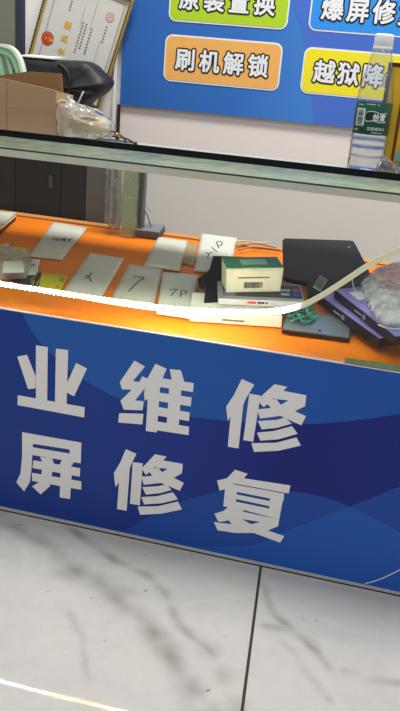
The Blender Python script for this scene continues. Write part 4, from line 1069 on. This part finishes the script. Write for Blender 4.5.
# certificate hanging askew on the white board
YT = 1.165
c0 = at_y(86, 30, YT)
e1, e2 = at_y(134.5, 0.5, YT), at_y(99.5, 110, YT)
ax = (e1-e2); ax.y = 0; ax.normalize()                    # along the long right edge, upwards
L0 = at_y(29.5, 53, YT); pr = Vector((ax.z, 0, -ax.x))     # towards the right
wd = (e2-L0).dot(pr)
org = L0-ax*((L0-e2).dot(ax))                             # lower left corner of the frame
ln = (at_y(134.5, 0.2, YT)-e2).dot(ax)
MC = Matrix(((pr.x, 0, ax.x, org.x), (pr.y, -1, ax.y, YT), (pr.z, 0, ax.z, org.z), (0, 0, 0, 1)))
MC = Matrix(((pr.x, 0, ax.x, org.x), (0, 1, 0, YT), (pr.z, 0, ax.z, org.z), (0, 0, 0, 1)))
def cert_uv(px, py): p = at_y(px, py, YT)-org; return p.dot(pr), p.dot(ax)
r = thing('certificate', 'framed licence certificate with red emblem hanging sideways and tilted on the white board', 'certificate', MC)
def cpart(name, bm, mats, parent=None): return obj(name, bm, mats, parent or r)
fw = .0105
bm = bmesh.new()
for x0, x1, z0_, z1_ in ((0, fw, 0, ln), (wd-fw, wd, 0, ln), (fw, wd-fw, 0, fw), (fw, wd-fw, ln-fw, ln)):
    box(x0, x1, -.010, .006, z0_, z1_, bm, 0, bev=.002)
fr_ = cpart('gilt_frame', bm, mat('gilt_frame', (186, 158, 84), .4, .5, metal=.35, var=.2, scale=80))
bm = bmesh.new()
for x0, x1, z0_, z1_ in ((.0040, .0062, .004, ln-.004), (wd-.0062, wd-.0040, .004, ln-.004), (.0064, wd-.0064, .0040, .0062), (.0064, wd-.0064, ln-.0062, ln-.0040)): merge(bm, box(x0, x1, -.0112, -.0101, z0_, z1_))
if True:
    n = int(ln/.008)
    for i in range(n): merge(bm, box(.0005, .0036, -.0112, -.0101, .003+i*.008, .006+i*.008))
cpart('black_beading', bm, m_ink, fr_)
ppr = cpart('paper', box(fw, wd-fw, -.003, .0, fw, ln-fw), mat('certificate_paper', (206, 204, 196), .6, .3, var=.03, scale=20))
bm = bmesh.new()
i0, i1 = cert_uv(50, 27)[0], cert_uv(122, 27)[0]
gx0, gx1 = .030, wd-.022
for x0, x1, z0_, z1_ in ((gx0, gx0+.0035, fw+.008, ln-fw-.008), (gx1, gx1+.004, fw+.008, ln-fw-.008), (gx0+.0036, gx1-.0001, ln-fw-.012, ln-fw-.008), (gx0+.0036, gx1-.0001, fw+.008, fw+.012)): merge(bm, box(x0, x1, -.0037, -.0031, z0_, z1_))
cpart('printed_border', bm, mat('grey_border_print', (160, 160, 156), .6, .3), ppr)
# emblem
eu, ew = cert_uv(48, 38.5); bm = bmesh.new()
def disc(bm, u, w, rr, d, mi, n=28, f=None):
    prism([(u+rr*math.cos(2*PI*i/n)*(f(i) if f else 1), -d, w+rr*math.sin(2*PI*i/n)*(f(i) if f else 1)) for i in range(n)], (0, .0004, 0), bm, mi)
def star(bm, u, w, rr, d, mi, rot=0): prism([(u+rr*(1 if i % 2 == 0 else .4)*math.cos(rot+PI*i/5), -d, w+rr*(1 if i % 2 == 0 else .4)*math.sin(rot+PI*i/5)) for i in range(10)], (0, .0004, 0), bm, mi)
disc(bm, eu, ew, .0195, .0038, 0, 48, lambda i: 1+.03*(i % 2))
disc(bm, eu, ew, .0150, .0043, 1)
disc(bm, eu, ew, .0142, .0047, 0)
star(bm, eu-.004, ew, .0048, .0052, 1, PI)
for a in (-50, -18, 18, 50): star(bm, eu-.004+.0085*math.cos(math.radians(a)), ew+.0085*math.sin(math.radians(a)), .0019, .0052, 1, PI)
merge(bm, box(eu+.0075, eu+.0105, -.0052, -.0048, ew-.007, ew+.007, mi=1)); disc(bm, eu+.0165, ew, .0040, .0052, 1, 16)
cpart('emblem', bm, [mat('emblem_red', (186, 62, 44), .5, .3), mat('emblem_gold', (214, 170, 70), .45, .4)], ppr)
# title, gold characters turned sideways
bm = bmesh.new()
for ch_, (px, py) in zip('营业执照', ((57.6, 63.5), (61.5, 51.5), (64.8, 38.5), (68.3, 25.5))):
    u, w_ = cert_uv(px, py); s_ = .0225
    glyph_at(bm, ch_, lambda x, y, u=u, w_=w_: Vector((u-(y-.38)*s_, -.0036, w_+(x-.5)*s_)), .045)
cpart('title_lettering', bm, MATS['emblem_gold'], ppr)
# small print
bm = bmesh.new(); random.seed(9)
for px, py0, py1, st in ((77, 52, 20, .0085), (82, 48, 22, .0085), (87, 53, 26, .0085), (104.5, 42, 26, .0085), (72, 10, 0, .008)):
    u, wa = cert_uv(px-2, py0); u2, wb = cert_uv(px+2, py1); w_ = wa
    while w_ < wb:
        s2 = st*.62
        for q in range(3): merge(bm, box(u-s2/2+q*s2*.4, u-s2/2+q*s2*.4+s2*.2, -.0036, -.0031, w_-s2/2, w_+s2/2))
        merge(bm, box(u-s2/2, u+s2/2, -.0036, -.0031, w_-.0004, w_+.0004)); w_ += st
for px, py0, py1 in ((82, 26, 6), (92, 30, -4), (96, 62, 40), (86.5, 55, 47)):
    u, wa = cert_uv(px-2, py0); u2, wb = cert_uv(px+2, py1); merge(bm, box(u, u+.0008, -.0036, -.0031, wa, wb))
cpart('small_print', bm, mat('grey_ink', (110, 112, 112), .6, .3), ppr)
su, sw_ = cert_uv(110.5, 17.5); bm = bmesh.new()
prism([(su+.0135*math.cos(a*PI/18), -.0037, sw_+.0135*math.sin(a*PI/18)) for a in range(36)], (0, .0004, 0), bm, 0)
prism([(su+.0118*math.cos(a*PI/18), -.0041, sw_+.0118*math.sin(a*PI/18)) for a in range(36)], (0, .0003, 0), bm, 1)
for a in range(14): t = 2*PI*a/14; disc(bm, su+.0088*math.cos(t), sw_+.0088*math.sin(t), .0014, .0045, 0, 5)
star(bm, su, sw_, .0045, .0046, 0, PI)
cpart('round_seal', bm, [mat('seal_pink', (206, 116, 112), .6, .3), mat('seal_paper', (206, 194, 186), .6, .3)], ppr)

# ------------------------------------------------------------------ light
w = bpy.data.worlds.new('room_light'); sc.world = w; w.use_nodes = True
bg = w.node_tree.nodes['Background']; bg.inputs[0].default_value = (.92, .95, 1, 1); bg.inputs[1].default_value = .45
def area(name, loc, rot, sx, sy, pw, col=(1, .98, .95)):
    l = bpy.data.lights.new(name, 'AREA'); l.shape = 'RECTANGLE'; l.size = sx; l.size_y = sy; l.energy = pw; l.color = col
    o = bpy.data.objects.new(name, l); C.objects.link(o); o.location = loc; o.rotation_euler = rot
area('ceiling_lamp_front', (-.2, -1.3, 2.6), (math.radians(-12), 0, 0), 1.6, .9, 26)
area('ceiling_lamp_back', (.2, .3, 2.65), (0, 0, 0), 1.6, .5, 68)

vs_ = sc.view_settings
sc.display_settings.display_device = 'sRGB'
vs_.view_transform = 'Standard'; vs_.look = 'None'; vs_.gamma = 1; vs_.exposure = 0.0; vs_.use_curve_mapping = False

# ------------------------------------------------------------------ groups of repeats
for o in bpy.data.objects:
    if o.parent is None and o.get('category'):
        k = o.name.split('.')[0]
        g = {'screen_sleeve': 'frosted screen sleeves on the orange shelf', 'phone_box': 'navy long boxes at the right end', 'cable': 'cable bundle behind the carton',
             'black_cable': 'black cables on the counter', 'wire': 'wires beside the metal post'}.get(k)
        if g: o['group'] = g
